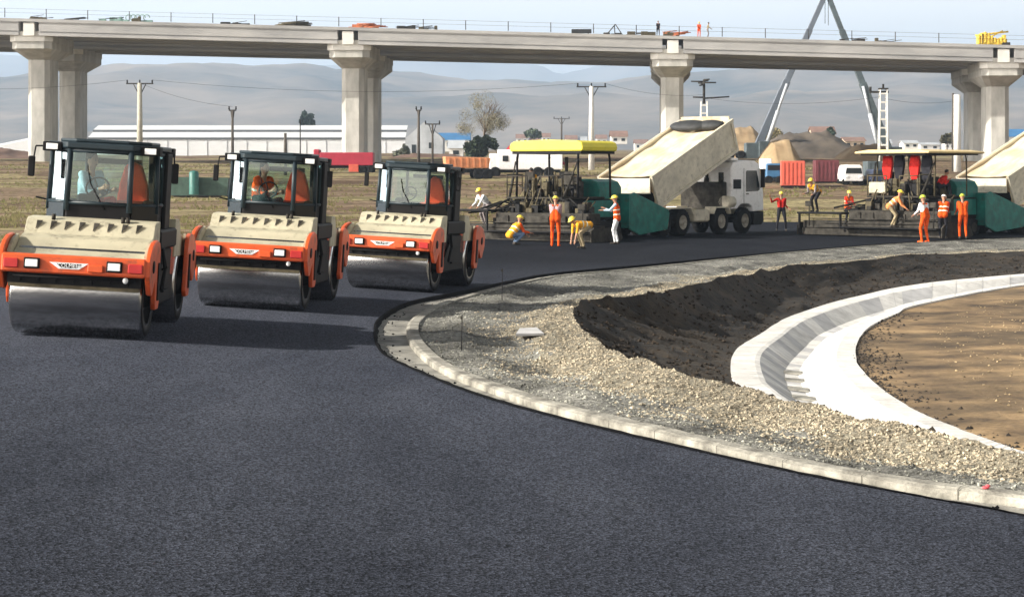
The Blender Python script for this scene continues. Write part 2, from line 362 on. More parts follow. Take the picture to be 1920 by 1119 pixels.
# asphalt sheet
rows = []
for k in range(41):
    t = (k / 40) ** 1.3; r = []
    for a, b in zip(A, B):
        p = a.lerp(b, t); r.append(onG(p))
    rows.append(r)
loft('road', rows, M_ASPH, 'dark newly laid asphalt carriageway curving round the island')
wob = [onG(a + Vector((nz3(a.x, a.y, 0, 3) * .04, nz3(a.y, a.x, 5, 3) * .04, 0)), -.001) for a in A]
wob2 = [p.lerp(k, min(1, .05 / max(.06, (p - k).length))) for p, k in zip(wob, K)]
loft('asphalt_edge', [[onG(p, .014) for p in [a.lerp(b, .004) for a, b in zip(A, B)]], [onG(p, .016) for p in wob], [Vector((p.x, p.y, G(p.x) - .07)) for p in wob2]], M_BLACKASPH, 'black bitumen coated edge of the asphalt layer')
loft('gutter_strip', [[onG(a, -.055) for a in [a.lerp(b, .01) for a, b in zip(A, B)]], [onG(a.lerp(k, .5), -.045) for a, k in zip(A, K)], [onG(k, -.03) for k in K1]], M_GUTTER, 'worn grey concrete gutter strip beside the kerb')
# kerb: profile swept along K
def kz(p, dz, i): return Vector((p.x, p.y, G(p.x) + dz + .008 * nz3(p.x, p.y, 0, 2)))
kp = [[kz(p, -.06, 0) for p in K], [kz(p, .035, 0) for p in K], [kz(p, .055, 0) for p in K1]]
kp += [[kz(p, .06, 0) for p in K2], [kz(p, -.05, 0) for p in K2]]
loft('kerb', kp, M_KERB, 'pale rounded concrete kerb following the curve', smooth=False)
kj = MB(); acc = 0
for i in range(1, N - 1):
    acc += (K[i] - K[i - 1]).length
    if acc > .95:
        acc = 0; tt = (K[i + 1] - K[i - 1]).normalized() * .005
        for (pa, da), (pb, db) in (((K[i], -.05), (K[i], .037)), ((K[i], .037), (K1[i], .058)), ((K1[i], .058), (K2[i], .063))):
            nn_ = (K[i] - K2[i]).normalized() * .003
            a = Vector((pa.x, pa.y, G(pa.x) + da + .010)) + nn_; b = Vector((pb.x, pb.y, G(pb.x) + db + .010)) + nn_; kj.add([a - tt, b - tt, b + tt, a + tt], [(0, 1, 2, 3)])
kjo = kj.build('kerb_joint', mat('joint_mortar', (.10, .095, .08), .95, var=.4, scale=3), bpy.data.objects['kerb'])
# joints between kerb stones are dark gaps: thin strips standing 2 mm proud
# gravel shoulder
NR = 26
def lump(p, amp, s): return amp * fbm(p.x, p.y, s, 5)
rowsS = []
for k in range(NR + 1):
    t = k / NR; r = []
    for i, (a, c) in enumerate(zip(K2, Cc)):
        p = a.lerp(c, t); s0 = Vector((a.x, a.y, G(a.x) + .035))
        z = s0.z * (1 - t) + c.z * t - .10 * math.sin(math.pi * t) * min(1, (a - c).length / 4)
        e = min(1, t * 5)
        z += e * (lump(p, .05, 1.1) + lump(p, .026, 5)); z += e * .05 * max(0, math.sin((a - p).length * 2.6 + fbm(p.x, p.y, .6, 2) * 2))
        if (a - c).length > 3: z += e * .10 * max(0, fbm(p.x, p.y, .45, 3, 3))
        r.append(Vector((p.x, p.y, z)))
    rowsS.append(r)
def blend_rows(name, rws, m1, m2, f, label):
    o = loft(name, rws, [m1, m2], label)
    me = o.data
    for pl in me.polygons:
        c = pl.center; 
        if f(c): pl.material_index = 1
    return o
def near_t(c):                      # cheap: sand colour near the crest on the near side, banks of it in the middle
    return False
sh = loft('gravel_shoulder', rowsS, [M_GRAV, M_GRAVL], 'grey and tan crushed stone shoulder inside the kerb')
nn = N
cnt = 0
for pl in sh.data.polygons:
    c = pl.center
    best = None
sh_split = []
# material by row: rows near the crest are tan sand on the near side (index along the curve > station 8)
me = sh.data
import itertools
kd_rows = {}
from mathutils.kdtree import KDTree
kd = KDTree((NR + 1) * N)
for k, r in enumerate(rowsS):
    for i, p in enumerate(r): kd.insert(p, k * N + i)
kd.balance()
for pl in me.polygons:
    _, idx, _ = kd.find(pl.center); k = idx // N; i = idx % N; t = k / NR; s = i / NS
    w_ = .45 + .18 * fbm(pl.center.x, pl.center.y, .5, 3)
    if (s > 9 and t > w_ + (0 if s > 12 else .17)) or (s <= 9 and t > .82 + .3 * fbm(pl.center.x, pl.center.y, .35, 3)): pl.material_index = 1
# ditch slope, dark soil
rowsD = []
ND = 26
for k in range(ND + 1):
    t = k / ND; r = []
    for i, (c, l_) in enumerate(zip(rowsS[-1], Lc)):
        p = c.lerp(l_, t)
        z = c.z + (l_.z - .02 - c.z) * (t ** .75 * 1.0) - .10 * math.sin(math.pi * t)
        e = min(1, t * 6, (1 - t) * 8)
        z += e * (lump(p, .10, .8) + lump(p, .05, 3.5) + .04 * math.sin(i * .9 + 3 * nz3(p.x, p.y, 0, .7)) * min(1, (1 - t) * 2))
        r.append(Vector((p.x, p.y, z)))
    rowsD.append(r)
loft('ditch_slope', rowsD, M_DARK, 'dark damp soil slope falling to the drainage channel')
# drainage channel: swept trapezoid, split in precast slabs
prof = [(0, -.10), (0, 0), (.19, .005), (.23, -.01), (.43, -.27), (.54, -.28), (.80, -.03), (.84, 0), (1.0, .005), (1.0, -.10)]
rowsC = []
for t, dz in prof:
    rowsC.append([Vector(l_.lerp(r_, t)) + Vector((0, 0, dz + .012 * (((i // 3) * 7919) % 13 / 13 - .5))) for i, (l_, r_) in enumerate(zip(Lc, Rc))])
ch = loft('drainage_channel', rowsC, [M_CHAN, M_CHAN2], None, kind=None, smooth=False)
tag(ch, 'bright white precast concrete drainage channel curving through the ditch', 'channel')
for pi, pl in enumerate(ch.data.polygons):
    i = pi % (N - 1); rw = pi // (N - 1)
    if rw in (3, 4) and ((i // 3) * 7919 + 3) % 5 in (1, 3): pl.material_index = 1
sm = MB()
for i in range(3, N - 1, 2):          # joints between slabs, laid 3 mm proud
    for (t0, d0), (t1, d1) in zip(prof[1:], prof[2:-1]):
        a = Lc[i].lerp(Rc[i], t0) + Vector((0, 0, d0 + .010)); b = Lc[i].lerp(Rc[i], t1) + Vector((0, 0, d1 + .010))
        tt = (Lc[i + 1] - Lc[i - 1]).normalized() * .012
        sm.add([a - tt, b - tt, b + tt, a + tt], [(0, 1, 2, 3)])
sm.build('slab_joint', M_CHAN2, ch)
stp = MB()
for i in (70, 76, 82, 88):             # small cast steps across the invert
    a = Lc[i].lerp(Rc[i], .42); b = Lc[i].lerp(Rc[i], .57); tt = (Lc[i + 1] - Lc[i - 1]).normalized() * .22
    for (u, v_) in ((a, b),):
        z0, z1 = -.27, -.24
        vs = [Vector((q.x, q.y, q.z + z)) for z in (z0, z1) for q in (u - tt, v_ - tt, v_ + tt, u + tt)]
        stp.add(vs, [(0, 3, 2, 1), (4, 5, 6, 7), (0, 1, 5, 4), (1, 2, 6, 5), (2, 3, 7, 6), (3, 0, 4, 7)])
stp.build('step', M_GUTTER, ch)
# island of brown earth
T_w = []
for i in range(N):
    s = i / (N - 1); T_w.append(Vector((46 - 26 * s ** 2, 70 - 62 * s, -.55)))
rowsI = []
NI = 46
for k in range(NI + 1):
    t = (k / NI) ** 1.8; r = []
    for i, (a, b) in enumerate(zip(Rc, T_w)):
        p = a.lerp(b, t); e = min(1, t * 14)
        z = a.z - .03 + (b.z - a.z) * t + e * (.06 + lump(p, .022, .5) + lump(p, .012, 3))
        r.append(Vector((p.x, p.y, z)))
    rowsI.append(r)
loft('island_earth', rowsI, M_EARTH, 'flattened brown earth inside the drainage channel')
# base terrain under and around everything
insideA = [(p.x, p.y) for p in A] + [(60, 5), (60, 112)]
def pip(x, y, poly):
    c = False; j = len(poly) - 1
    for i in range(len(poly)):
        xi, yi = poly[i]; xj, yj = poly[j]
        if (yi > y) != (yj > y) and x < (xj - xi) * (y - yi) / (yj - yi) + xi: c = not c
        j = i
    return c
def grid(name, xs, ys, f, m, kind='structure', label=None):
    vs = [(x, y, f(x, y)) for y in ys for x in xs]; n = len(xs)
    fs = [(j * n + i, j * n + i + 1, (j + 1) * n + i + 1, (j + 1) * n + i) for j in range(len(ys) - 1) for i in range(n - 1)]
    me = bpy.data.meshes.new(name); me.from_pydata(vs, [], fs); me.polygons.foreach_set('use_smooth', [True] * len(fs))
    o = link(name, me, None, m); o['kind'] = kind
    if label: o['label'] = label
    return o
roadpoly = [(p.x, p.y) for p in A] + [(p.x, p.y) for p in reversed(B)]
def gz(x, y):
    z = TH(x, y)
    if y < 119 and abs(x) < 60:
        if pip(x, y, insideA) or pip(x - 1.2, y, insideA) or pip(x, y - 1.2, insideA) or pip(x + 1.2, y, insideA): return -2.6
        if pip(x, y, roadpoly) or pip(x + 1.3, y, roadpoly) or pip(x - 1.3, y, roadpoly) or pip(x, y - 1.3, roadpoly): return z - .06
    if y > 60 or x < -14:
        z += .10 * fbm(x, y, .15, 4) * min(1, max(0, y - 60) / 20) + (.5 * fbm(x, y, .02, 4) if y > 140 else 0)
    return z - .02
xs = [-3000, -1200, -500, -250, -120, -80, -60, -45] + [-35 + i * 1.0 for i in range(86)] + [60, 80, 120, 250, 500, 1200, 3000]
ys = [-30, -10] + [i * 1.0 for i in range(0, 125)] + [125 + i * 3 for i in range(60)] + [305 + i * 12 for i in range(30)] + [700, 900, 1200, 1600, 2200, 3000, 4500, 8000]
grid('ground', xs, ys, gz, M_FIELD, label='brown and straw coloured field of dry grass and soil')

# loose stones (nobody could count them)
def stones(name, pts, m, label, smin, smax, seed=1):
    rnd = random.Random(seed); vs = []; fs = []
    base = [(1, 0, 0), (-1, 0, 0), (0, 1, 0), (0, -1, 0), (0, 0, 1), (0, 0, -1)]
    tri = [(0, 2, 4), (2, 1, 4), (1, 3, 4), (3, 0, 4), (2, 0, 5), (1, 2, 5), (3, 1, 5), (0, 3, 5)]
    for p in pts:
        s = smin + (smax - smin) * rnd.random() ** 2.2; a = rnd.random() * 6.28; ca, sa = math.cos(a), math.sin(a); k = len(vs)
        for b in base:
            q = [b[j] * s * (.6 + .7 * rnd.random()) + rnd.uniform(-.25, .25) * s for j in range(3)]; q[2] *= .7
            vs.append((p[0] + q[0] * ca - q[1] * sa, p[1] + q[0] * sa + q[1] * ca, p[2] + q[2] + s * .25))
        fs += [(k + a_, k + b_, k + c_) for a_, b_, c_ in tri]
    me = bpy.data.meshes.new(name); me.from_pydata(vs, [], fs); o = link(name, me, None, m)
    return tag(o, label, None, None, 'stuff')
def sample(rws, n, cond, seed):
    rnd = random.Random(seed); out = []; nk = len(rws) - 1; tries = 0
    while len(out) < n and tries < n * 30:
        tries += 1
        u = rnd.random() * (N - 1); v = rnd.random() * nk; i = int(u); k = int(v); fu = u - i; fv = v - k
        p = rws[k][i] * (1 - fu) * (1 - fv) + rws[k][i + 1] * fu * (1 - fv) + rws[k + 1][i] * (1 - fu) * fv + rws[k + 1][i + 1] * fu * fv
        area = (rws[k + 1][i] - rws[k][i]).length * (rws[k][i + 1] - rws[k][i]).length
        if p.y > 95 or abs(p.x) > p.y * .26 or rnd.random() > area * 14 * (22 / p.y) ** 1.2: continue
        if cond(u / NS, v / nk, p, rnd): out.append(p)
    return out
stones('grey_gravel', sample(rowsS, 17000, lambda s, t, p, r: not (s > 9 and t > (.45 if s > 12 else .62) + .25 * fbm(p.x, p.y, .5, 3) + r.uniform(-.3, .3)), 3), M_STONE_G, 'small grey crushed stones on the shoulder', .007, .025)
stones('tan_gravel', sample(rowsS, 19000, lambda s, t, p, r: (s > 8.5 and t > (.4 if s > 12 else .62) + .25 * fbm(p.x, p.y, .5, 3) + r.uniform(-.3, .3)) or (t > .8), 4), M_STONE_T, 'small tan crushed stones along the crest of the bank', .008, .028)
stones('soil_clods', sample(rowsD, 4500, lambda s, t, p, r: True, 5), mat('clod', (.028, .02, .013), .95, var=.4, scale=8, island=.6), 'dark clods of soil on the ditch slope', .012, .06)
edge = [rowsI[k][i].lerp(rowsI[k + 1][i], random.random()) + Vector((random.uniform(-.1, .1), random.uniform(-.1, .1), -.02)) for k in (0, 1, 2, 3, 4, 5) for i in range(3 * NS, N) for _ in range(9) if random.random() < (1 if i < 12 * NS else .25) * (1 - k / 6)]
stones('dark_rubble', edge, mat('rubble', (.035, .027, .02), .9, var=.5, scale=6, island=.7), 'dark broken stones along the channel edge', .012, .06)
stones('earth_pebbles', sample(rowsI[8:], 450, lambda s, t, p, r: True, 6), mat('pebble', (.34, .26, .15), .9, var=.3, scale=9, island=.6), 'pale pebbles lying on the brown earth', .008, .035)
edgeA = []
for i in range(N - 1):
    for _ in range(5):
        f = random.random() ; a = A[i].lerp(A[i + 1], f); k_ = K[i].lerp(K[i + 1], f)
        if random.random() < .5: edgeA.append(onG(a.lerp(k_, random.uniform(-.1, .6)), -.03))
stones('gutter_crumbs', edgeA, M_BLACKASPH, 'black asphalt crumbs in the gutter', .006, .024)
# dry grass tufts on the verge and field
def tufts(name, n, m, label, seed, y0, y1, h):
    rnd = random.Random(seed); vs = []; fs = []
    c = 0
    while c < n:
        y = y0 + (y1 - y0) * rnd.random() ** 1.3; x = rnd.uniform(-.27, .27) * y
        if pip(x, y, roadpoly) or pip(x + .4, y, roadpoly) or pip(x, y, insideA): continue
        if fbm(x, y, .09, 3) < -.05 + rnd.uniform(-.1, .1): continue
        z = gz(x, y) if y < 119 else TH(x, y); c += 1
        for b in range(5):
            a = rnd.random() * 6.28; r_ = rnd.uniform(.0, .12); hh = h * rnd.uniform(.4, 1.2); bx = x + math.cos(a) * r_; by = y + math.sin(a) * r_
            w_ = .012 + .00012 * y; k = len(vs); dx, dy = rnd.uniform(-.1, .1), rnd.uniform(-.1, .1)
            vs += [(bx - w_, by, z - .02), (bx + w_, by, z - .02), (bx + dx, by + dy, z + hh)]; fs.append((k, k + 1, k + 2))
    me = bpy.data.meshes.new(name); me.from_pydata(vs, [], fs); return tag(link(name, me, None, m), label, None, None, 'stuff')
tufts('dry_grass', 9000, mat('straw', (.26, .21, .09), .9, var=.3, scale=.3, c2=(.15, .16, .05), island=.4), 'straw and green dry grass growing in the field', 11, 50, 230, .16)

# ------------------------------------------------------------------ people
def ik(a, t, l1, l2, pole):
    a = Vector(a); t = Vector(t); d = t - a; L = min(d.length, (l1 + l2) * .999); u = d.normalized()
    x = (l1 * l1 - l2 * l2 + L * L) / (2 * L); h = math.sqrt(max(0, l1 * l1 - x * x))
    p = Vector(pole); p = p - u * p.dot(u)
    if p.length < 1e-4: p = Vector((0, 0, 1)) - u * u.z
    return a + u * x + p.normalized() * h, a + u * L
CLOTH = {}
def cloth(name, c):
    return mat('cloth_' + name, c, .9, var=.35, scale=7, spec=.1, bump=.3, bscale=25)
SKIN = mat('skin', (.36, .19, .12), .6, var=.08)
HAIRM = mat('dark_hair', (.015, .011, .008), .7, var=.3)
C_OR = cloth('orange', (.66, .085, .012)); C_YE = cloth('yellow', (.72, .34, .03)); C_RE = cloth('red', (.50, .025, .02))
C_BL = cloth('blue_denim', (.13, .20, .32)); C_WH = cloth('white', (.72, .74, .78)); C_KH = cloth('khaki', (.33, .27, .17))
C_DK = cloth('dark', (.02, .02, .025)); C_LB = cloth('light_blue', (.38, .52, .62)); C_GY = cloth('grey', (.25, .22, .22)); C_SAL = cloth('salmon', (.75, .27, .10))
H_YE = mat('helmet_yellow', (.80, .66, .08), .35, var=.04); H_WH = mat('helmet_white', (.8, .8, .78), .35, var=.04); H_GR = mat('helmet_green', (.50, .62, .06), .35, var=.04)
BOOT = mat('boot', (.03, .024, .018), .7, var=.2)
def remesh(mb, vox, name, smooth=3):
    me = bpy.data.meshes.new('tmp'); me.from_pydata(mb.v, [], mb.f); o = bpy.data.objects.new('tmp', me); COL.objects.link(o)
    r = o.modifiers.new('r', 'REMESH'); r.mode = 'VOXEL'; r.voxel_size = vox
    s_ = o.modifiers.new('s', 'SMOOTH'); s_.factor = .5; s_.iterations = smooth
    dg = bpy.context.evaluated_depsgraph_get(); dg.update()
    out = bpy.data.meshes.new_from_object(o.evaluated_get(dg)); out.name = name
    bpy.data.objects.remove(o); bpy.data.meshes.remove(me)
    out.polygons.foreach_set('use_smooth', [True] * len(out.polygons)); return out
def cap(mb, a, b, ra, rb):
    mb.tube(a, b, ra, rb, n=12); mb.ell(a, (ra,) * 3, nu=12, nv=8); mb.ell(b, (rb,) * 3, nu=12, nv=8)
def person(loc, rz, pose, shirt, pants, label, helmet=None, vest=None, bib=None, vox=.015, group=None, sleeves=True, shoe=BOOT, cat='person', sc=1.0):
    root = empty('person', loc, rz, label, cat, group); root.scale = (sc,) * 3
    pel = Vector(pose.get('pelvis', (0, 0, .93))); lean = R(pose.get('lean', 3)); side = R(pose.get('side', 0))
    up = Vector((math.sin(side), -math.sin(lean) * math.cos(side), math.cos(lean) * math.cos(side)))
    rt = Vector((math.cos(side), 0, -math.sin(side))); fw = up.cross(rt) * -1
    if fw.y > 0 and math.cos(lean) > 0: fw = -fw
    tw = pose.get('twist', 0)
    chest = pel + up * .33; neck = pel + up * .50; sh = [pel + up * .46 + rt * s * .175 for s in (-1, 1)]
    hp = [pel + Vector((s * .095, 0, -.03)) for s in (-1, 1)]
    seg = []
    def S(a, b, ra, rb, l): seg.append((Vector(a), Vector(b), ra, rb, l))
    for s in (-1, 1):
        S(pel + rt * s * .07, pel + rt * s * .07 + up * .06, .115, .105, 'P')
        S(pel + rt * s * .065 + up * .10, chest + rt * s * .085, .10, .118, 'S')
        S(chest + rt * s * .085, pel + up * .44 + rt * s * .13, .115, .075, 'S')
    hl = R(pose.get('head', 0)) + lean * .55
    hd = Vector((math.sin(side) * .5, -math.sin(hl), math.cos(hl)))
    S(neck - up * .04, neck + hd * .08, .056, .052, 'K')
    hc = neck + hd * .175
    for i, s in enumerate((-1, 1)):
        ft = Vector(pose['feet'][i]) if 'feet' in pose else Vector((s * .12, 0, .09))
        kn, an = ik(hp[i], ft, .44, .43, pose.get('kpole', (s * .1, -1, .1)))
        S(hp[i], kn, .098, .062, 'P'); S(kn, an, .060, .045, 'P'); 
        td = Vector(pose.get('toe', (s * .15, -1, -.02))).normalized()
        S(an + Vector((0, .03, -.045)), an + td * .16 + Vector((0, 0, -.05)), .040, .036, 'B'); S(an, an + Vector((0, 0, -.05)), .046, .042, 'B')
        hn = Vector(pose['hands'][i]) if 'hands' in pose else Vector((s * .26, -.06, .86))
        el, wr = ik(sh[i], hn, .29, .25, pose.get('epole', (s * .6, .8, -.2)))
        S(sh[i], el, .058, .044, 'S'); S(el, el.lerp(wr, .8), .043, .034, 'S' if sleeves else 'K'); S(el.lerp(wr, .8), wr, .031, .026, 'K')
        fd = (wr - el).normalized(); S(wr, wr + fd * .07, .028, .032, 'K')
        seg.append(('hand', wr, fd, s))
    mb = MB()
    for q in seg:
        if q[0] == 'hand': continue
        cap(mb, q[0], q[1], q[2], q[3])
    # head with jaw, nose, ears
    z_ = hd.normalized(); x_ = Vector((1, 0, 0)); x_ = (x_ - z_ * x_.dot(z_)).normalized(); y_ = z_.cross(x_)
    ht = R(pose.get('turn', 0)); x2 = x_ * math.cos(ht) + y_ * math.sin(ht); y2 = z_.cross(x2)
    Mh = Matrix((x2, y2, z_)).transposed()
    mb.ell(hc, (.075, .092, .105), Mh); mb.ell(hc + Mh @ Vector((0, -.03, -.06)), (.052, .055, .055), Mh)
    mb.ell(hc + Mh @ Vector((0, -.098, -.015)), (.014, .018, .022), Mh, 8, 5)
    for s in (-1, 1): mb.ell(hc + Mh @ Vector((s * .078, .005, -.01)), (.012, .02, .03), Mh, 8, 5)
    me = remesh(mb, vox, 'body')
    segs = [q for q in seg if q[0] != 'hand'] + [(hc, hc, .1, .1, 'K')]
    nf = len(me.polygons); cen = np.zeros(nf * 3); me.polygons.foreach_get('center', cen); cen = cen.reshape(-1, 3)
    best = np.full(nf, 1e9); lab = np.zeros(nf, int); idx = {'K': 0, 'S': 1, 'P': 2, 'B': 3}
    for a, b, ra, rb, l_ in segs:
        a = np.array(a); b = np.array(b); d = b - a; L = max(1e-9, d @ d); t = np.clip(((cen - a) @ d) / L, 0, 1)
        dist = np.linalg.norm(cen - (a + t[:, None] * d), axis=1) - (ra + (rb - ra) * t)
        m_ = dist < best; best[m_] = dist[m_]; lab[m_] = idx[l_]
    me.polygons.foreach_set('material_index', lab.astype(int).tolist())
    o = link('body', me, root, [SKIN, shirt, pants, shoe, HAIRM])
    # fingers, eyes and mouth joined to the same mesh
    fb = MB()
    for q in seg:
        if q[0] != 'hand': continue
        _, wr, fd, s = q
        sd_ = fd.cross(Vector((0, -1, .3))).normalized(); pn = sd_.cross(fd).normalized(); p0 = wr + fd * .085
        for k, L in enumerate((.062, .072, .068, .052)):
            a = p0 + sd_ * (k - 1.5) * .019; b = a + fd * L * .55 + pn * .008; c = b + fd * L * .35 - pn * .022
            fb.tube(a, b, .0095, .0085, 6); fb.tube(b, c, .0085, .0065, 6)
        a = wr + fd * .03 + sd_ * -.03; b = a + fd * .035 - sd_ * .022; fb.tube(a, b, .011, .0095, 6); fb.tube(b, b + fd * .028 + sd_ * .004, .0095, .007, 6)
    fb.cur = 4
    for s in (-1, 1): fb.ell(hc + Mh @ Vector((s * .03, -.085, .008)), (.010, .008, .007), Mh, 6, 4)
    fb.ell(hc + Mh @ Vector((0, -.088, -.055)), (.020, .006, .005), Mh, 6, 4)
    bm = bmesh.new(); bm.from_mesh(me); k0 = len(bm.verts)
    nv = [bm.verts.new(v) for v in fb.v]
    for f, mi in zip(fb.f, fb.mi):
        try:
            nf_ = bm.faces.new([nv[i] for i in f]); nf_.material_index = mi; nf_.smooth = True
        except ValueError: pass
    bm.to_mesh(me); bm.free()
    if helmet:
        hb = MB(); vs = []
        for j in range(7):
            ph = math.pi / 2 * j / 6
            for i in range(18):
                t = 2 * math.pi * i / 18; vs.append(hc + Mh @ Vector((.103 * math.sin(ph) * math.cos(t), .122 * math.sin(ph) * math.sin(t) + .004, .035 + .10 * math.cos(ph))))
        for i in range(18):
            t = 2 * math.pi * i / 18; f_ = 1.2 + .22 * max(0, -math.sin(t)); vs.append(hc + Mh @ Vector((.103 * 1.12 * math.cos(t), .122 * f_ * math.sin(t), .028)))
        hb.add(vs, [(j * 18 + i, j * 18 + (i + 1) % 18, (j + 1) * 18 + (i + 1) % 18, (j + 1) * 18 + i) for j in range(7) for i in range(18)], True)
        ho = hb.build('helmet', helmet, root); so_ = ho.modifiers.new('s', 'SOLIDIFY'); so_.thickness = .006
    else:
        hb = MB(); hb.ell(hc + Mh @ Vector((0, .022, .026)), (.083, .088, .095), Mh, 16, 10); hb.build('hair', HAIRM, root)
    if vest or bib:
        vb = MB()
        lo = -.04 if vest else -.02; ve = .118 if vest else .112
        for s in (-1, 1):
            cap(vb, pel + rt * s * .07 + up * lo, pel + rt * s * .07 + up * .1, .128, .118)
            cap(vb, pel + rt * s * .065 + up * .1, (chest + rt * s * .085) if vest else (pel + up * .27 + rt * s * .06), ve, .134 if vest else .118)
            if bib: cap(vb, pel + up * .25 + rt * s * .07 , pel + up * .43 + rt * s * .10, .10, .07); cap(vb, pel + up * .2 + rt * s * .07 - fw * .05, pel + up * .47 + rt * s * .09 - fw * .055, .04, .03)
            if vest: cap(vb, chest + rt * s * .085, pel + up * .445 + rt * s * .125, .131, .088)
        me2 = remesh(vb, vox * 1.15, 'vest'); vo = link('vest' if vest else 'bib', me2, root, [vest or bib, mat('reflective_tape', (.75, .77, .65), .4, var=.05)])
        for pl in me2.polygons:
            h = (pl.center - pel).dot(up)
            if vest and (.085 < h < .13 or .25 < h < .29): pl.material_index = 1
    return root

# ------------------------------------------------------------------ road roller (front towards -Y)
DR = .60
def rollermake(variant):
    root = empty('road_roller', (0, 0, 0))
    for yc in (-1.55, 1.55):
        d = MB(); d.lathe([(-.925, .40), (-.925, .565), (-.90, .592), (-.88, DR), (.88, DR), (.90, .592), (.925, .565), (.925, .40)], (0, yc, DR), n=72)
        dr = d.build('drum', M_STEEL, root)
        for s in (-1, 1):
          h = MB(); h.lathe([(s * .90, .57), (s * .928, .56), (s * .926, .42), (s * .80, .38), (s * .80, 0.001)], (0, yc, DR), n=36); h.lathe([(s * .80, .20), (s * .97, .18), (s * .97, .001)], (0, yc, DR), n=24)
          for k in range(8):
            t = k * math.pi / 4; h.tube((s * .80, yc + .29 * math.cos(t), DR + .29 * math.sin(t)), (s * .84, yc + .29 * math.cos(t), DR + .29 * math.sin(t)), .03, n=6)
          h.build('drum_hub', M_BK, dr)
    for e in (-1, 1):                    # e=-1 front half, +1 rear half
        def yy(y): return -e * y if e > 0 else y      # profile written for the front (-Y)
        def fl(poly): return [(-y if e > 0 else y, z) for y, z in poly]
        # orange yoke plates at both sides
        pl_ = [(-2.33, .86), (-2.33, 1.06), (-2.26, 1.15), (-2.12, 1.24), (-1.92, 1.30), (-1.70, 1.32), (-1.50, 1.28), (-1.42, 1.16), (-1.40, .95), (-1.36, .48), (-1.42, .40), (-1.66, .40), (-1.72, .48), (-1.78, .80), (-1.86, .74), (-2.02, .60), (-2.14, .62), (-2.24, .74)]
        for s in (-1, 1):
            m = MB(); m.prism(fl(pl_), s * .985, s * 1.055)
            yo = m.build('yoke_plate', M_OR, root, .012)
            c = MB(); c.lathe([(s * 1.056, .085), (s * 1.068, .08), (s * 1.07, .001)], (0, yy(-2.02), .98), n=20)
            c.cbox(min(s * 1.056, s * 1.075), max(s * 1.056, s * 1.075), min(yy(-1.62), yy(-1.50)), max(yy(-1.62), yy(-1.50)), .52, 1.02, .004)
            c.build('cover_plate', M_BK if e < 0 else M_BK, yo)
        # inner orange frame
        m = MB(); m.prism(fl([(-1.42, .95), (-1.42, 1.26), (-.72, 1.30), (-.60, 1.0), (-.60, .75), (-.9, .72), (-1.30, .95)]), -.90, .90)
        m.build('frame', M_OR, root, .02)
        # beam
        m = MB(); y0, y1 = sorted((yy(-2.36), yy(-2.14))); m.cbox(-1.0, 1.0, y0, y1, .845, 1.085, .022)
        bo = m.build('front_beam' if e < 0 else 'rear_beam', M_OR, root)
        ya, yb = sorted((yy(-2.36), yy(-2.395)))
        for x in (-.57, .57):
            m = MB(); m.cbox(x - .11, x + .11, ya, yb, .90, 1.04, .01); o = m.build('headlight' if e < 0 else 'tail_light', M_BK, root)
            m = MB(); m.cbox(x - .085, x + .085, *sorted((yy(-2.395), yy(-2.41))), .925, 1.02, .006); m.build('lens', M_LAMP if e < 0 else M_RD, o)
        for x in (-.86, .86):
            m = MB(); m.cbox(x - .10, x + .10, ya, yb, .90, 1.02, .01); m.build('reflector', M_RD, root)
        if e < 0:
            m = MB(); m.cbox(.20, .42, -2.40, -2.361, .885, .985, .012); m.build('tow_cover', M_OR, root, .006)
            m = MB(); m.prism([(-.30, 1.02), (-.24, .97), (-.30, .97 - .0), (-.16, .915), (.12, .915), (.26, .97), (.20, .97), (.26, 1.02)], -2.366, -2.361, 'y')
            m = MB(); m.prism([(-.33, .995), (-.20, .915), (.08, .915), (.21, .995)], -2.368, -2.361, 'y')
            lo = m.build('logo_plate', M_LAMP, root)
            m = MB(); m.prism([(-.235, .985), (-.16, .930), (.04, .930), (.115, .985)], -2.371, -2.368, 'y'); m.build('logo_ground', M_DSTEEL, lo)
            tcu = bpy.data.curves.new('lettering', 'FONT'); tcu.body = 'COLMEH'; tcu.size = .072; tcu.extrude = .001; tcu.align_x = 'CENTER'; tcu.align_y = 'CENTER'
            to = bpy.data.objects.new('t', tcu); COL.objects.link(to); dg = bpy.context.evaluated_depsgraph_get(); tm = bpy.data.meshes.new_from_object(to.evaluated_get(dg)); tm.name = 'lettering'
            bpy.data.objects.remove(to); ob = link('lettering', tm, lo, M_LAMP); ob.rotation_euler = (R(90), 0, 0); ob.location = (-.06, -2.374, .957)
        # spray bar, scraper
        m = MB(); m.box(-.93, .93, *sorted((yy(-2.24), yy(-2.12))), .70, .845); m.path([(-.85, yy(-2.28), .80), (.85, yy(-2.28), .80)], .018)
        for k in range(7): m.tube((-.75 + k * .25, yy(-2.28), .80), (-.75 + k * .25, yy(-2.25), .73), .012, n=6)
        m.build('spray_bar', M_BK, root)
        m = MB(); m.box(-.91, .91, *sorted((yy(-2.27), yy(-2.20))), .655, .70); m.build('scraper', M_OLIVE, root)
        m = MB(); m.lathe([(yy(-2.26), .03), (yy(-2.31), .04), (yy(-2.315), .001)], (.72, 0, .80), 'y', 12); m.build('nozzle_cap', M_LAMP, root)
        # cream hood: trough and ribbed panel
        m = MB(); m.prism(fl([(-2.10, .98), (-2.10, 1.055), (-1.95, 1.09), (-1.78, 1.15), (-1.66, 1.22), (-1.58, 1.28), (-1.42, 1.31), (-1.34, 1.32), (-1.20, 1.50), (-1.12, 1.53), (-.78, 1.54), (-.78, 1.0)]), -.93, .93)
        ho = m.build('hood', M_CR, root, .01)
        m = MB()
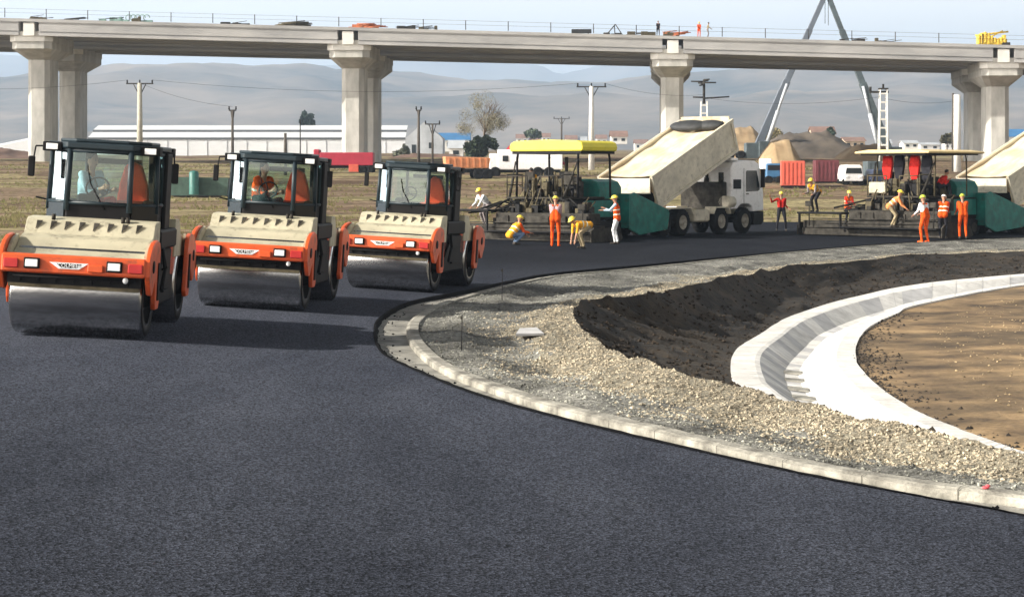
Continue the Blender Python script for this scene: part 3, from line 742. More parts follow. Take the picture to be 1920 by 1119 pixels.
        for k in range(8):
            x = -.74 + k * .205
            Mx = Matrix.Translation((x, 0, 0))
            vs = [Mx @ Vector(p) for p in [(-.035, yy(-1.29), 1.39), (.045, yy(-1.225), 1.475), (-.03, yy(-1.225), 1.475), (-.035, yy(-1.31), 1.372), (.055, yy(-1.245), 1.49), (-.03, yy(-1.245), 1.49)]]
            m.add(vs, [(0, 1, 2), (3, 5, 4), (0, 3, 4, 1), (1, 4, 5, 2), (2, 5, 3, 0)])
        m.build('vent_slots', M_DSTEEL, ho)
        m = MB()
        for x in (-.55, .45, .52): m.tube((x, yy(-1.18), 1.50), (x, yy(-1.18), 1.58), .03, n=8)
        m.build('filler_cap', M_DSTEEL, ho)
        for s in (-1, 1):
            m = MB(); m.prism(fl([(-2.16, .98), (-2.14, 1.12), (-2.0, 1.22), (-1.86, 1.27), (-1.62, 1.31), (-1.60, 1.22), (-1.75, 1.13), (-1.95, 1.05)]), s * .935, s * .975)
            m.build('fender', M_CR, root)
    # articulated middle
    m = MB(); m.cbox(-.62, .62, -1.0, 1.0, .42, 1.15, .03); m.cbox(-.95, .95, -.75, .80, 1.15, 1.42, .03); m.tube((0, -.2, .5), (0, .2, .5), .2)
    for z in (.55, .85): m.box(.62, .95, -.25, .25, z, z + .03)
    for z in (.55, .85): m.box(-.95, -.62, -.25, .25, z, z + .03)
    m.path([(.9, -.3, 1.2), (1.0, -.55, .9), (.98, -.7, .6)], .03); m.path([(.86, -.3, 1.2), (.94, -.6, .95), (.9, -.8, .7)], .025)
    m.cbox(-.90, .90, -.93, .93, .38, 1.14, .03); m.build('centre_frame', M_BK, root)
    # cab on a faceted plan
    plan = [(-.46, -.78), (.46, -.78), (.80, -.42), (.80, .52), (.50, .84), (-.50, .84), (-.80, .52), (-.80, -.42)]
    zb, z0, z1 = 1.42, 1.73, 2.46
    m = MB(); m.prism(plan, zb, z0, 'z'); m.build('cab_base', M_BK, root, .015)
    cabp = MB()
    for i, (x, y) in enumerate(plan):
        r_ = .045 if i in (0, 1) else .035
        cabp.tube((x, y, z0 - .1), (x * .97, y * .97, z1 + .02), r_, n=8)
        nx, ny = plan[(i + 1) % 8]
        cabp.tube((x, y, z0 + .01), (nx, ny, z0 + .01), .028, n=6); cabp.tube((x * .97, y * .97, z1 - .01), (nx * .97, ny * .97, z1 - .01), .035, n=6)
    for s in (-1, 1): cabp.box(*sorted((s * .77, s * .82)), .10, .20, 1.5, z1)
    cf = cabp.build('cab_frame', M_CAB, root)
    m = MB(); o2 = [(x * 1.05, y * 1.05) for x, y in plan]; m.prism(o2, z1 + .012, z1 + .10, 'z'); m.prism([(x * .85, y * .85) for x, y in plan], z1 + .10, z1 + .15, 'z')
    rf = m.build('cab_roof', M_CAB, root, .02)
    for i in range(8):
        a = Vector(plan[i] + (0,)); b = Vector(plan[(i + 1) % 8] + (0,)); g = MB()
        a2 = a.lerp(b, .04); b2 = b.lerp(a, .04)
        g.add([(a2.x * .99, a2.y * .99, z0 + .03), (b2.x * .99, b2.y * .99, z0 + .03), (b2.x * .965, b2.y * .965, z1 - .04), (a2.x * .965, a2.y * .965, z1 - .04)], [(0, 1, 2, 3)])
        g.build('window', M_GLASS, root)
    # lower side glazing with angled sill at the left front
    for s in (-1, 1):
        g = MB(); g.add([(s * .82, -.42, 1.20), (s * .50, -.77, 1.42), (s * .50, -.77, z0), (s * .82, -.42, z0)], [(0, 1, 2, 3)]); g.build('lower_window', M_DGLASS, root)
    m = MB(); m.prism([(.50, .84), (.86, .56), (.86, .10), (.80, .08), (.80, .5), (.46, .80)], 1.3, z1 + .01, 'z'); m.build('rear_pillar', M_BK, root, .02)
    # work lights
    for x, y in ((-.72, -.62), (.72, -.62), (-.72, .7), (.72, .7)):
        m = MB(); m.cbox(x - .14, x + .14, y - .12, y + .12, z1 - .04, z1 + .09, .01); wl = m.build('work_light', M_BK, root)
        s = -1 if y < 0 else 1
        m = MB(); m.cbox(x - .085, x + .085, *sorted((y + s * .12, y + s * .135)), z1 - .015, z1 + .065, .004); m.build('lens', M_LAMP, wl)
    # mirrors
    for s in (-1, 1):
        m = MB(); m.path([(s * .82, -.35, z1 + .03), (s * 1.02, -.45, z1 + .02), (s * 1.06, -.47, z1 - .30)], .012)
        if s < 0: m.path([(s * .82, -.35, 1.75), (s * .98, -.45, 1.78)], .012)
        mi = m.build('mirror_arm', M_BK, root)
        m = MB(); xm = s * 1.06; m.cbox(xm - .05, xm + .05, -.52, -.47, z1 - .40, z1 - .12, .015); m.build('mirror', M_BK, mi)
    # seat with orange cover, console, steering wheel, wiper
    m = MB(); m.cbox(.02, .52, -.05, .42, 1.62, 1.78, .05); st = m.build('seat', M_SEAT, root)
    m = MB(); m.prism([(.06, 1.75), (.55, 1.75), (.52, 2.0), (.42, 2.28), (.26, 2.34), (.16, 2.26), (.09, 2.0)], .38, .50, 'y'); m.build('backrest', M_SEAT, st, .03)
    m = MB(); m.cbox(-.35, -.05, -.62, -.45, 1.63, 1.86, .03); m.tube((-.2, -.5, 1.8), (-.12, -.36, 1.93), .025); m.cbox(.55, .72, -.2, .3, 1.63, 1.80, .02); m.build('console', M_BK, root)
    m = MB()
    for k in range(16):
        a, b = (2 * math.pi * q / 16 for q in (k, k + 1))
        Mw = Matrix.Translation((-.1, -.34, 1.95)) @ Matrix.Rotation(R(55), 4, 'X')
        m.tube(Mw @ Vector((.17 * math.cos(a), .17 * math.sin(a), 0)), Mw @ Vector((.17 * math.cos(b), .17 * math.sin(b), 0)), .014, n=6)
        if k % 5 == 0: m.tube(Mw @ Vector((0, 0, 0)), Mw @ Vector((.17 * math.cos(a), .17 * math.sin(a), 0)), .012, n=6)
    m.build('steering_wheel', M_BK, root)
    m = MB(); m.path([(.1, -.785, 1.66), (-.12, -.79, 2.0), (-.18, -.785, 2.25)], .008, 5); m.build('wiper', M_BK, root)
    m = MB(); m.box(-.35, .35, .80, .86, 2.28, 2.36); m.build('sun_strip', M_BK, root)
    for o_ in [root.children_recursive][0]:
        if o_.type == 'MESH' and o_.name.split('.')[0] != 'lettering':
            for v_ in o_.data.vertices: v_.co.x *= .93
    return root
rl = rollermake(0)
TILT = R(3.2)
def place_roller(o, px, py, yaw, label, sc=1.0, slope=TILT):
    p = P(px, py); c = Vector((p.x, p.y, p.z))
    o.rotation_mode = 'XYZ'
    # front drum contact at local (0,-1.55,0)
    rot = Matrix.Rotation(-slope, 4, 'Y') ; rot = Matrix.Rotation(slope, 4, Vector((0, 1, 0)))
    M_ = rot @ Matrix.Rotation(-yaw, 4, 'Z')
    o.rotation_euler = M_.to_euler(); o.scale = (sc,) * 3
    off = M_.to_3x3() @ Vector((0, -1.55, 0)) * sc
    c = c - off; o.location = c
    tag(o, label, 'road roller', 'orange tandem rollers on the new asphalt'); return o
r2_ = copy_tree(rl); r3_ = copy_tree(rl)
place_roller(rl, 151, 629, R(-1.2), 'largest orange tandem roller, at the left edge, its driver in light blue')
place_roller(r2_, 476, 577, R(4), 'middle orange tandem roller with its driver in orange, between two others')
place_roller(r3_, 737, 543, R(12), 'smallest orange tandem roller nearest the kerb nose, with no driver in view')
def in_machine(o, v): return o.matrix_basis @ Vector(v)
sit = dict(pelvis=(0, 0, .10), lean=12, feet=[(-.16, -.50, -.25), (.12, -.50, -.25)], hands=[(-.12, -.44, .34), (.10, -.44, .32)], kpole=(0, -.4, 1), epole=(0, .3, -1), head=4)
def driver(o, shirt, pants, label, vest=None, dx=-.28, dy=-.02, dz=1.60):
    p = in_machine(o, (dx, dy, dz)); return person(p, o.rotation_euler.z + R(52), dict(sit, turn=0), shirt, pants, label, None, vest=vest, sc=.95)
driver(rl, C_LB, C_RE, 'driver with dark hair and light blue shirt sitting in the leftmost roller cab')
driver(r2_, C_OR, C_DK, 'driver in orange top leaning over the wheel in the middle roller cab', vest=C_OR)

# ------------------------------------------------------------------ asphalt paver (hopper towards +Y)
def fmat(k): return [M_BK, M_DSTEEL, M_OLIVE][k % 3]
def paver(loc, rz, label, canopy_m, thin, seed, teal_front=True, sx0=-3.2, sx1=3.8):
    root = empty('asphalt_paver', loc, rz, label, 'paver', 'asphalt pavers laying the new mat')
    rnd = random.Random(seed)
    for s in (-1, 1):
        m = MB(); prof_ = [(-1.5, .08), (-1.2, 0), (1.9, 0), (2.2, .1), (2.35, .35), (2.2, .6), (1.9, .72), (-1.3, .72), (-1.6, .55), (-1.68, .3)]
        m.prism(prof_, *sorted((s * .85, s * 1.20)))
        for k in range(18):
            y = -1.4 + k * .2; m.box(*sorted((s * .84, s * 1.21)), y, y + .07, -.0, .03); m.box(*sorted((s * .84, s * 1.21)), y, y + .07, .70, .745)
        tr = m.build('track', M_RUB, root)
        m = MB()
        for k in range(6): m.lathe([(s * 1.205, .2), (s * 1.22, .17), (s * 1.22, .001)], (0, -1.15 + k * .62, .33), n=16)
        m.build('track_roller', M_DSTEEL, tr)
    m = MB(); m.cbox(-1.15, 1.15, -1.7, 2.2, .74, 1.55, .04); m.build('body', M_BK, root)
    m = MB(); m.cbox(1.15, 1.19, -.2, 2.1, .85, 1.5, .01); m.cbox(-1.19, -1.15, -.2, 2.1, .85, 1.5, .01); m.build('side_panel', M_TEAL, root)
    m = MB(); m.prism([(-1.1, 1.55), (1.1, 1.55), (1.1, 2.0), (.95, 2.22), (.6, 2.33), (-.6, 2.33), (-.95, 2.22), (-1.1, 2.0)], .9, 2.35, 'y'); m.build('engine_hood', M_TEAL, root, .03)
    m = MB(); m.cbox(-1.35, 1.35, -1.9, .9, 1.56, 1.64, .02); m.build('platform', M_DSTEEL, root)
    for s in (-1, 1):       # seats swing out
        m = MB(); m.cbox(s * .95 - .25, s * .95 + .25, -.9, -.45, 1.95, 2.08, .04); m.tube((s * .95, -.68, 1.64), (s * .95, -.68, 1.96), .06); se = m.build('seat', M_BK, root)
        m = MB(); m.cbox(s * .95 - .24, s * .95 + .24, -.95, -.85, 2.08, 2.62, .04); m.build('backrest', M_DSTEEL if not thin else M_BK, se)
    m = MB(); m.cbox(-.75, .75, .05, .35, 1.64, 2.25, .04); m.prism([(.0, 2.25), (.38, 2.25), (.38, 2.42)], -.6, .6); m.build('console', M_DSTEEL, root)
    m = MB(); m.cbox(-.2, .1, -.02, .06, 2.3, 2.62, .02); m.build('control_screen', M_BK, root)
    # hopper
    for s in (-1, 1):
        m = MB(); m.prism([(2.25, .35), (2.25, 1.72), (2.55, 1.80), (4.9, 1.10), (5.0, .95), (4.85, .30), (2.9, .12)], *sorted((s * 1.50, s * 1.60))); 
        m.prism([(2.25, .5), (2.25, .72), (4.9, .55), (4.9, .40)], *sorted((s * .7, s * 1.5)))
        m.build('hopper_wing', M_TEAL, root, .02)
    m = MB(); m.cbox(-1.6, 1.6, 2.17, 2.249, .4, 1.75, .01); m.build('hopper_back', M_TEAL, root)
    m = MB(); n_ = 14; vs = []
    for j in range(n_ + 1):
        for i in range(n_ + 1):
            x = -1.48 + 2.96 * i / n_; y = 2.26 + 2.6 * j / n_
            vs.append((x, y, .75 + .55 * math.exp(-((x) ** 2 + (y - 3.1) ** 2) / .9) + .05 * nz3(x, y, 0, 3)))
    m.add(vs, [(j * (n_ + 1) + i, j * (n_ + 1) + i + 1, (j + 1) * (n_ + 1) + i + 1, (j + 1) * (n_ + 1) + i) for j in range(n_) for i in range(n_)]); m.build('asphalt_load', M_BLACKASPH, root)
    m = MB(); m.tube((-1.2, 5.05, .5), (1.2, 5.05, .5), .12); m.box(-.9, .9, 4.7, 5.0, .35, .6); m.build('push_roller', M_DSTEEL, root)
    # canopy
    m = MB()
    if not thin:
        m.prism([(-1.74, 3.40), (-1.78, 3.56), (-1.72, 3.72), (-1.5, 3.80), (0, 3.84), (1.5, 3.80), (1.72, 3.72), (1.78, 3.56), (1.74, 3.40)], -1.15, 1.15, 'y')
    else:
        m.prism([(-1.9, 3.36), (-1.92, 3.44), (-1.2, 3.52), (1.2, 3.52), (1.92, 3.44), (1.9, 3.36)], -2.0, 1.7, 'y')
    cn = m.build('canopy', canopy_m, root, .05)
    m = MB(); yb, yf = (-1.1, 1.1) if not thin else (-1.9, 1.6)
    m.box(-1.66, 1.66, yb, yf, 3.30 if not thin else 3.30, 3.398 if not thin else 3.355); m.build('canopy_frame', M_BK, cn)
    for x in (-1.45, 1.45):
        for y in (-1.0, 1.0):
            m = MB(); m.path([(x, y, 3.36), (x * 1.02, y * 1.03, 3.1), (x * 1.02, y * 1.06, 1.62)], .045 if not thin else .03); m.build('canopy_post', M_BK if not thin else M_OLIVE, root)
    for s in (-1, 1):
        m = MB(); m.tube((s * 1.3, -1.75, 1.6), (s * 1.5, -1.1, 3.0), .03); m.tube((s * 1.3, -1.75, 1.6), (s * 1.42, -1.35, 2.4), .055); m.build('gas_strut', M_DSTEEL, root)
    # handrails
    for x in (-1.33, 1.33):
        m = MB(); m.path([(x, -1.85, 1.6), (x, -1.85, 2.5), (x, -.9, 2.5), (x, -.9, 1.6)], .022)
        m.path([(x, -1.85, 2.1), (x, -.9, 2.1)], .018); m.path([(x, -1.87, 2.45), (x * .25, -1.87, 2.45), (x * .25, -1.87, 1.62)], .022); m.build('handrail', M_DSTEEL if not thin else M_OLIVE, root)
    # exhaust
    m = MB(); m.tube((-.9, 1.4, 2.3), (-.9, 1.4, 3.2), .07); m.build('exhaust_pipe', M_DSTEEL, root)
    # screed
    m = MB(); m.cbox(sx0, sx1, -3.35, -2.35, .03, .30, .02); m.cbox(sx0 + .02, sx1 - .02, -3.28, -2.45, .31, .62, .02)
    m.cbox(sx0 + 2.4, sx1 - .2, -3.22, -2.5, .62, 1.06, .03)
    sc_ = m.build('screed', M_DSTEEL, root)
    m = MB()
    x = sx0 + 2.45
    while x < sx1 - .5:
        wd = rnd.uniform(.45, 1.1); h0 = rnd.uniform(.62, .72); m.cbox(x, min(x + wd, sx1 - .25), -3.262 - rnd.uniform(0, .05), -3.222, h0, rnd.uniform(.85, 1.05), .015); x += wd + rnd.uniform(.04, .35)
    for zz in (.36, .52, .70): m.tube((sx0 + .3 + rnd.random(), -3.31, zz), (sx1 - .3 - rnd.random(), -3.31, zz + .02), .022, n=6)
    m.build('screed_cover', M_DSTEEL, sc_)
    m = MB(); wz = .97 if thin else 1.18; m.cbox(sx0 - .05, sx0 + 2.35, -3.6, -2.7, wz - .08, wz, .02); m.cbox(sx0 + 2.36, sx1, -3.75, -3.38, .35, .40, .01)
    for x in (sx0 + .02, sx0 + 2.2): m.box(x, x + .07, -3.58, -3.5, .3, wz - .08)
    m.build('walkway', M_BK, root)
    for x in (sx0 - .12, sx1 + .04):
        m = MB(); m.prism([(-3.5, .02), (-3.5, .42), (-3.3, .55), (-1.7, .48), (-1.5, .12), (-1.7, .02)], x, x + .06); m.build('end_gate', M_DSTEEL, root)
    for x in (sx0 + .5, sx1 - .35):
        m = MB(); m.tube((x, -3.45, .4), (x + .05, -3.5, 1.25), .025); m.cbox(x - .12, x + .22, -3.58, -3.42, 1.2, 1.42, .02); m.build('control_box', M_DSTEEL, root)
    for s in (-1, 1):
        m = MB(); m.add([(s * 1.30, -2.6, .55), (s * 1.42, -2.6, .55), (s * 1.42, -2.6, .85), (s * 1.30, -2.6, .85), (s * 1.26, 1.5, .45), (s * 1.38, 1.5, .45), (s * 1.38, 1.5, .65), (s * 1.26, 1.5, .65)], [(0, 1, 2, 3), (4, 7, 6, 5), (0, 4, 5, 1), (1, 5, 6, 2), (2, 6, 7, 3), (3, 7, 4, 0)])
        m.tube((s * 1.36, -2.4, .8), (s * 1.25, -1.6, 1.5), .05); m.build('tow_arm', M_BK, root)
    m = MB()
    for k in range(46):
        x = -1.1 + 2.2 * rnd.random(); r_ = .015 + .03 * rnd.random(); x2 = sx0 + .5 + (sx1 - sx0 - 1) * rnd.random()
        m.path([(x, -1.7, .9 + .6 * rnd.random()), ((x + x2) / 2, -2.1, 1.1 + .5 * rnd.random()), (x2, -2.55, 1.0 + .2 * rnd.random())], r_, 6)
    m.build('hose', M_RUB, root)
    m = MB()
    for k in range(40):
        x = sx0 + 2.2 + (sx1 - sx0 - 3) * rnd.random(); y = -2.9 + 1.1 * rnd.random(); h = .15 + .35 * rnd.random()
        m.cur = k % 3; m.cbox(x, x + .1 + .25 * rnd.random(), y, y + .2, 1.06, 1.06 + h, .01)
        if k % 3 == 0: m.tube((x, y, .9), (x + rnd.uniform(-.6, .6), y + rnd.uniform(-.1, .5), 1.3 + .8 * rnd.random()), .025, n=6)
    m.build('screed_gear', [M_OLIVE, M_BK, M_DSTEEL], root)
    m = MB()
    for k in range(12): a_ = Vector((rnd.uniform(-1.2, 1.2), rnd.uniform(-1.8, .2), 1.64)); m.cur = k % 3; m.tube(a_, a_ + Vector((rnd.uniform(-.7, .7), rnd.uniform(-.4, .4), rnd.uniform(.3, 1.0))), rnd.uniform(.02, .05), n=6)
    for k in range(26):
        x = rnd.uniform(-1.15, 1.0); y = rnd.uniform(-1.7, .2); h = rnd.uniform(.15, .75); m.cur = k % 3; m.cbox(x, x + rnd.uniform(.1, .35), y, y + .2, 1.64, 1.64 + h, .02)
    m.build('platform_gear', [M_BK, M_DSTEEL, M_OLIVE], root)
    m = MB(); m.tube((sx0 + .4, -2.3, .35), (sx1 - .4, -2.3, .35), .05)
    for k in range(40):
        x = sx0 + .5 + k * (sx1 - sx0 - 1) / 40; m.lathe([(-.01, .17), (.01, .17)], (x, -2.3, .35), n=10)
    m.build('auger', M_DSTEEL, root)
    if thin:
        for x, mm in ((-1.15, M_RD), (-.55, M_BK), (.25, M_RD), (.85, M_BK)):
            m = MB(); m.prism([(x, 3.28), (x + .42, 3.28), (x + .48, 2.95), (x + .36, 2.3), (x + .05, 2.3), (x - .06, 2.8)], -1.1, -.95, 'y'); m.build('hung_jacket', C_RE if mm is M_RD else C_DK, root, .04)
        m = MB(); m.cbox(-1.2, -.35, -1.95, -1.88, 1.75, 2.2, .02); m.build('sign_board', M_CR, root)
        m = MB(); m.tube((.5, -1.9, 2.1), (.5, -1.9, 2.1001), .01); 
    return root
D1 = Vector((.62, .785, 0)).normalized(); RZ1 = math.atan2(D1.y, D1.x) - math.pi / 2
D2 = Vector((.75, .66, 0)).normalized(); RZ2 = math.atan2(D2.y, D2.x) - math.pi / 2
PV1 = Vector((2.0, 83, 0)); PV2 = Vector((16.9, 88, 0))
p1 = paver(PV1, RZ1, 'teal and black paver under a bright yellow canopy, centre of the photo', M_YEL, False, 3)
p2 = paver(PV2, RZ2, 'teal and black paver under a thin tan canopy with red jackets hung beneath', M_TAN, True, 8, sx0=-3.6, sx1=3.6)

# ------------------------------------------------------------------ tipper truck (cab towards +Y, origin under rear axle)
def wheel(root, x, y, s, w_, r=.55):
    t = MB(); x0, x1 = sorted((x, x - s * w_)); 
    t.lathe([(x0, .30), (x0 + .01, r - .05), (x0 + .05, r), (x1 - .05, r), (x1 - .01, r - .05), (x1, .30)], (0, y, r), n=28)
    for k in range(24):
        a = 2 * math.pi * k / 24; c, sn = math.cos(a), math.sin(a)
        t.tube((x0 + .04, y + c * r, r + sn * r), (x1 - .04, y + c * r, r + sn * r), .018, n=4)
    wo = t.build('wheel', M_RUB, root)
    m = MB(); m.lathe([(x - s * .02, .31), (x - s * .06, .26), (x - s * .14, .22), (x - s * .14, .13), (x - s * .02, .12), (x - s * .015, .001)], (0, y, r), n=24)
    for k in range(8):
        a = k * math.pi / 4; m.tube((x - s * .15, y + .17 * math.cos(a), r + .17 * math.sin(a)), (x - s * .11, y + .17 * math.cos(a), r + .17 * math.sin(a)), .02, n=5)
    m.build('rim', M_RIM, wo)
def truck():
    root = empty('tipper_truck', (0, 0, 0))
    m = MB()
    for s in (-1, 1): m.box(*sorted((s * .38, s * .47)), -1.0, 7.3, .82, 1.08)
    for y in (-.9, .6, 2.4, 3.6, 5.2, 7.0): m.box(-.38, .38, y, y + .12, .84, 1.0)
    m.build('chassis', M_CR, root)
    for y in (0, 1.35, 4.26, 6.1):
        for s in (-1, 1): wheel(root, s * 1.22, y, s, .55 if y < 3 else .33)
    m = MB()
    for y in (0, 1.35, 4.26, 6.1): m.tube((-1.1, y, .55), (1.1, y, .55), .10)
    m.build('axle', M_BK, root)
    for y0, y1 in ((-.75, 2.1), (3.6, 4.95)):
        for s in (-1, 1):
            m = MB(); m.prism([(y0, .9), (y0 + .15, 1.16), (y1 - .15, 1.16), (y1, .9), (y1 - .03, .86), (y1 - .2, 1.11), (y0 + .2, 1.11), (y0 + .03, .86)], *sorted((s * .72, s * 1.25))); m.build('mudguard', M_BEDSIDE, root)
    for s in (-1, 1):
        m = MB(); m.cbox(*sorted((s * .62, s * 1.2)), 2.25, 3.4, .55, 1.05, .06); m.build('fuel_tank', M_OLIVE if s < 0 else M_BEDSIDE, root)
    # cab
    cabprof = [(5.0, 1.05), (5.0, 2.80), (5.15, 3.0), (6.0, 3.12), (6.9, 3.10), (7.25, 2.95), (7.52, 2.0), (7.58, 1.7), (7.60, .95), (6.72, .92), (6.66, 1.12), (6.4, 1.25), (5.8, 1.25), (5.55, 1.12), (5.5, 1.05)]
    m = MB(); m.prism(cabprof, -1.22, 1.22); cb = m.build('cab', M_WHITE, root, .05)
    for s in (-1, 1):
        m = MB(); m.prism([(6.15, 1.78), (6.15, 2.62), (6.22, 2.68), (7.0, 2.68), (7.22, 2.1), (7.25, 1.86), (7.1, 1.80)], *sorted((s * 1.221, s * 1.232))); m.build('side_window', M_DGLASS, root)
        m = MB(); m.prism([(5.98, 1.05), (5.98, 2.78), (6.01, 2.78), (6.01, 1.05)], *sorted((s * 1.221, s * 1.224))); m.box(*sorted((s * 1.222, s * 1.25)), 6.15, 6.35, 1.66, 1.70); m.build('door_seam', M_DSTEEL, root)
        m = MB(); m.cbox(*sorted((s * 1.25, s * 1.42)), 7.28, 7.40, 1.95, 2.75, .02); m.tube((s * 1.2, 7.2, 2.75), (s * 1.34, 7.34, 2.72), .02); m.tube((s * 1.2, 7.3, 1.95), (s * 1.34, 7.34, 1.98), .02); m.build('mirror', M_BK, root)
        m = MB(); m.cbox(*sorted((s * 1.0, s * 1.24)), 6.75, 7.45, .35, .90, .03); m.build('step', M_BK, root)
        m = MB(); m.cbox(*sorted((s * .75, s * 1.1)), 7.62, 7.66, .62, .85, .015); m.build('headlight', M_LAMP, root)
    m = MB(); m.add([(-1.08, 7.29, 2.86), (1.08, 7.29, 2.86), (1.1, 7.545, 2.0), (-1.1, 7.545, 2.0)], [(0, 1, 2, 3)]); m.build('windscreen', M_DGLASS, root)
    m = MB(); m.cbox(-1.22, 1.22, 7.2, 7.62, .42, .93, .04); m.build('bumper', M_BK, root)
    m = MB(); m.cbox(-.9, .9, 7.60, 7.62, 1.15, 1.6, .01); m.build('grille', M_BK, root)
    m = MB(); m.cbox(-1.0, 1.0, 5.33, 5.9, 3.10, 3.22, .03); m.build('roof_fairing', M_WHITE, root)
    # gear between cab and body
    m = MB(); m.cbox(-1.1, 1.05, 4.6, 4.93, 1.0, 2.2, .04); m.tube((.9, 4.7, 2.1), (.9, 4.7, 2.6), .11); m.build('air_intake', M_DSTEEL, root)
    m = MB(); m.cbox(1.222, 1.24, 5.15, 5.75, 1.9, 2.3, .005); m.build('side_grille', M_BK, root)
    m = MB(); m.tube((1.1, 4.6, 1.35), (1.1, 5.2, 1.35), .26, n=16); m.build('air_tank', M_BEDSIDE, root)
    # tilted body
    A_ = R(22); M_ = Matrix.Translation((0, -.5, 1.12)) @ Matrix.Rotation(A_, 4, 'X')
    L = 6.4; hw = 1.27; H_ = 1.42; th = .06
    b = MB()
    b.box(-hw, hw, -.05, L, 0, th, M_); 
    b.box(-hw, -hw + th, -.05, L, th + .001, H_, M_); b.box(hw - th, hw, -.05, L, th + .001, H_, M_)
    b.box(-hw + th, hw - th, L - th, L, th + .001, H_ + .15, M_)
    # spout at the tail
    b.add([M_ @ Vector(p) for p in [(-hw, -.05, 0), (hw, -.05, 0), (hw * .85, -.75, -.02), (-hw * .85, -.75, -.02)]], [(0, 1, 2, 3)])
    bed = b.build('tipper_body', M_BED, root)
    m = MB()
    for s in (-1, 1):
        m.box(*sorted((s * (hw + .001), s * (hw + .09))), -.08, L + .03, H_ - .11, H_ + .02, M_)
        m.box(*sorted((s * (hw + .001), s * (hw + .07))), -.05, L, .0, .12, M_)
        m.box(*sorted((s * (hw + .001), s * (hw + .08))), -.06, .22, .12, H_ - .11, M_)
        m.box(*sorted((s * (hw + .001), s * (hw + .07))), L - .14, L, .12, H_ - .11, M_)
    m.build('rib', M_BEDSIDE, bed)
    m = MB()
    for s in (-1, 1): m.box(*sorted((s * (hw + .002), s * (hw + .012))), .22, L - .14, .12, H_ - .11, M_)
    m.build('side_sheet', M_BEDSIDE, bed)
    m = MB(); 
    for s in (-1, 1): m.box(s * .5 - .08, s * .5 + .08, .1, L - .3, -.20, -.001, M_)
    m.build('subframe', M_BEDSIDE, bed)
    m = MB(); nu, nv = 16, 30; vs = []
    for j in range(nv + 1):
        for i in range(nu + 1):
            u = -hw + .08 + (2 * hw - .16) * i / nu; v_ = .35 + (L - 1.2) * j / nv
            vs.append(M_ @ Vector((u, v_, H_ - .10 - .10 * (1 - (u / hw) ** 2) + .022 * math.sin(v_ * 3.1 + u * .8) + .02 * nz3(u, v_, 0, 2))))
    m.add(vs, [(j * (nu + 1) + i, j * (nu + 1) + i + 1, (j + 1) * (nu + 1) + i + 1, (j + 1) * (nu + 1) + i) for j in range(nv) for i in range(nu)], True); m.build('cover_sheet', M_BED, bed)
    # rolled tarpaulin at the head of the body
    m = MB(); pts = [M_ @ Vector((-1.1 + 2.2 * k / 12, L - .62 + .15 * math.sin(k * .7), H_ - .08 + .05 * math.sin(k * 1.05) + .04)) for k in range(13)]
    R4 = M_.to_3x3()
    m.ell(M_ @ Vector((-.42, L - .72, H_ + .02)), (.95, .42, .21), R4, 20, 10); m.ell(M_ @ Vector((.55, L - .62, H_ + .0)), (.72, .34, .19), R4, 20, 10); m.tube(M_ @ Vector((-1.15, L - .55, H_)), M_ @ Vector((1.15, L - .5, H_)), .10, n=12)
    m.build('tarpaulin', M_TARP, bed)
    m = MB(); c0 = Vector((0, 4.75, 1.1)); c1 = M_ @ Vector((0, L - .3, 0)); m.tube(c0, c0.lerp(c1, .55), .11); m.tube(c0.lerp(c1, .5), c1, .075); m.build('lift_cylinder', M_DSTEEL, root)
    m = MB(); q = M_ @ Vector((hw + .05, L, H_ - .2)); m.path([q, q + Vector((0, .15, -.5)), q + Vector((-.05, .05, -1.0))], .03); m.build('hydraulic_hose', M_BEDSIDE, root)
    m = MB(); m.cbox(-1.15, 1.15, -1.0, -.3, .75, 1.25, .1); m.cbox(-1.0, 1.0, -1.15, -.2, 1.0, 1.9, .2); m.build('falling_asphalt', M_BLACKASPH, root)
    # tailgate hanging
    m = MB(); m.box(-hw + .02, hw - .02, 0, .06, -.62, 0, Matrix.Translation(M_ @ Vector((0, -.10, H_ - .05)))); m.build('tailgate', M_BEDSIDE, bed)
    return root
tk = truck(); tk2 = copy_tree(tk)
for t, pv, d, rz, lab in ((tk, PV1, D1, RZ1, 'cream tipper truck with white cab, body raised behind the yellow canopied paver'), (tk2, PV2, D2, RZ2, 'cream tipper truck cut off by the right edge, tipping into the second paver')):
    q = pv + d * 5.2; t.location = (q.x + .0, q.y, 0); t.rotation_euler = (0, 0, rz); tag(t, lab, 'truck', 'tipper trucks feeding the pavers')

# ------------------------------------------------------------------ workers
def at(px, py): return P(px, py)
G1 = 'road workers around the pavers'
FB = R(180)                 # back towards the camera
squat = dict(pelvis=(0, .10, .38), lean=42, feet=[(-.15, -.02, .09), (.15, -.12, .09)], kpole=(0, -1, .8), hands=[(-.16, -.60, .42), (.18, -.62, .36)], epole=(0, 0, -1), head=-10)
bend = dict(pelvis=(0, .18, .80), lean=88, feet=[(-.14, .05, .09), (.16, -.05, .09)], kpole=(0, -1, .2), hands=[(-.16, -.38, .16), (.14, -.42, .12)], epole=(0, .3, 0), head=-15)
stoop = dict(pelvis=(0, .1, .86), lean=48, feet=[(-.14, .04, .09), (.14, -.08, .09)], kpole=(0, -1, .2), hands=[(-.20, -.55, .75), (.2, -.58, .72)], epole=(0, .3, -1), head=-10)
work = dict(pelvis=(0, 0, .965), lean=10, feet=[(-.12, .02, .09), (.12, -.06, .09)], hands=[(-.16, -.40, 1.05), (.16, -.42, 1.02)], epole=(0, .5, -1), head=8)
person(at(962, 459), R(115), squat, C_OR, C_BL, 'worker crouching beside the paver in an orange and yellow vest and blue jeans', H_YE, C_YE, group=G1)
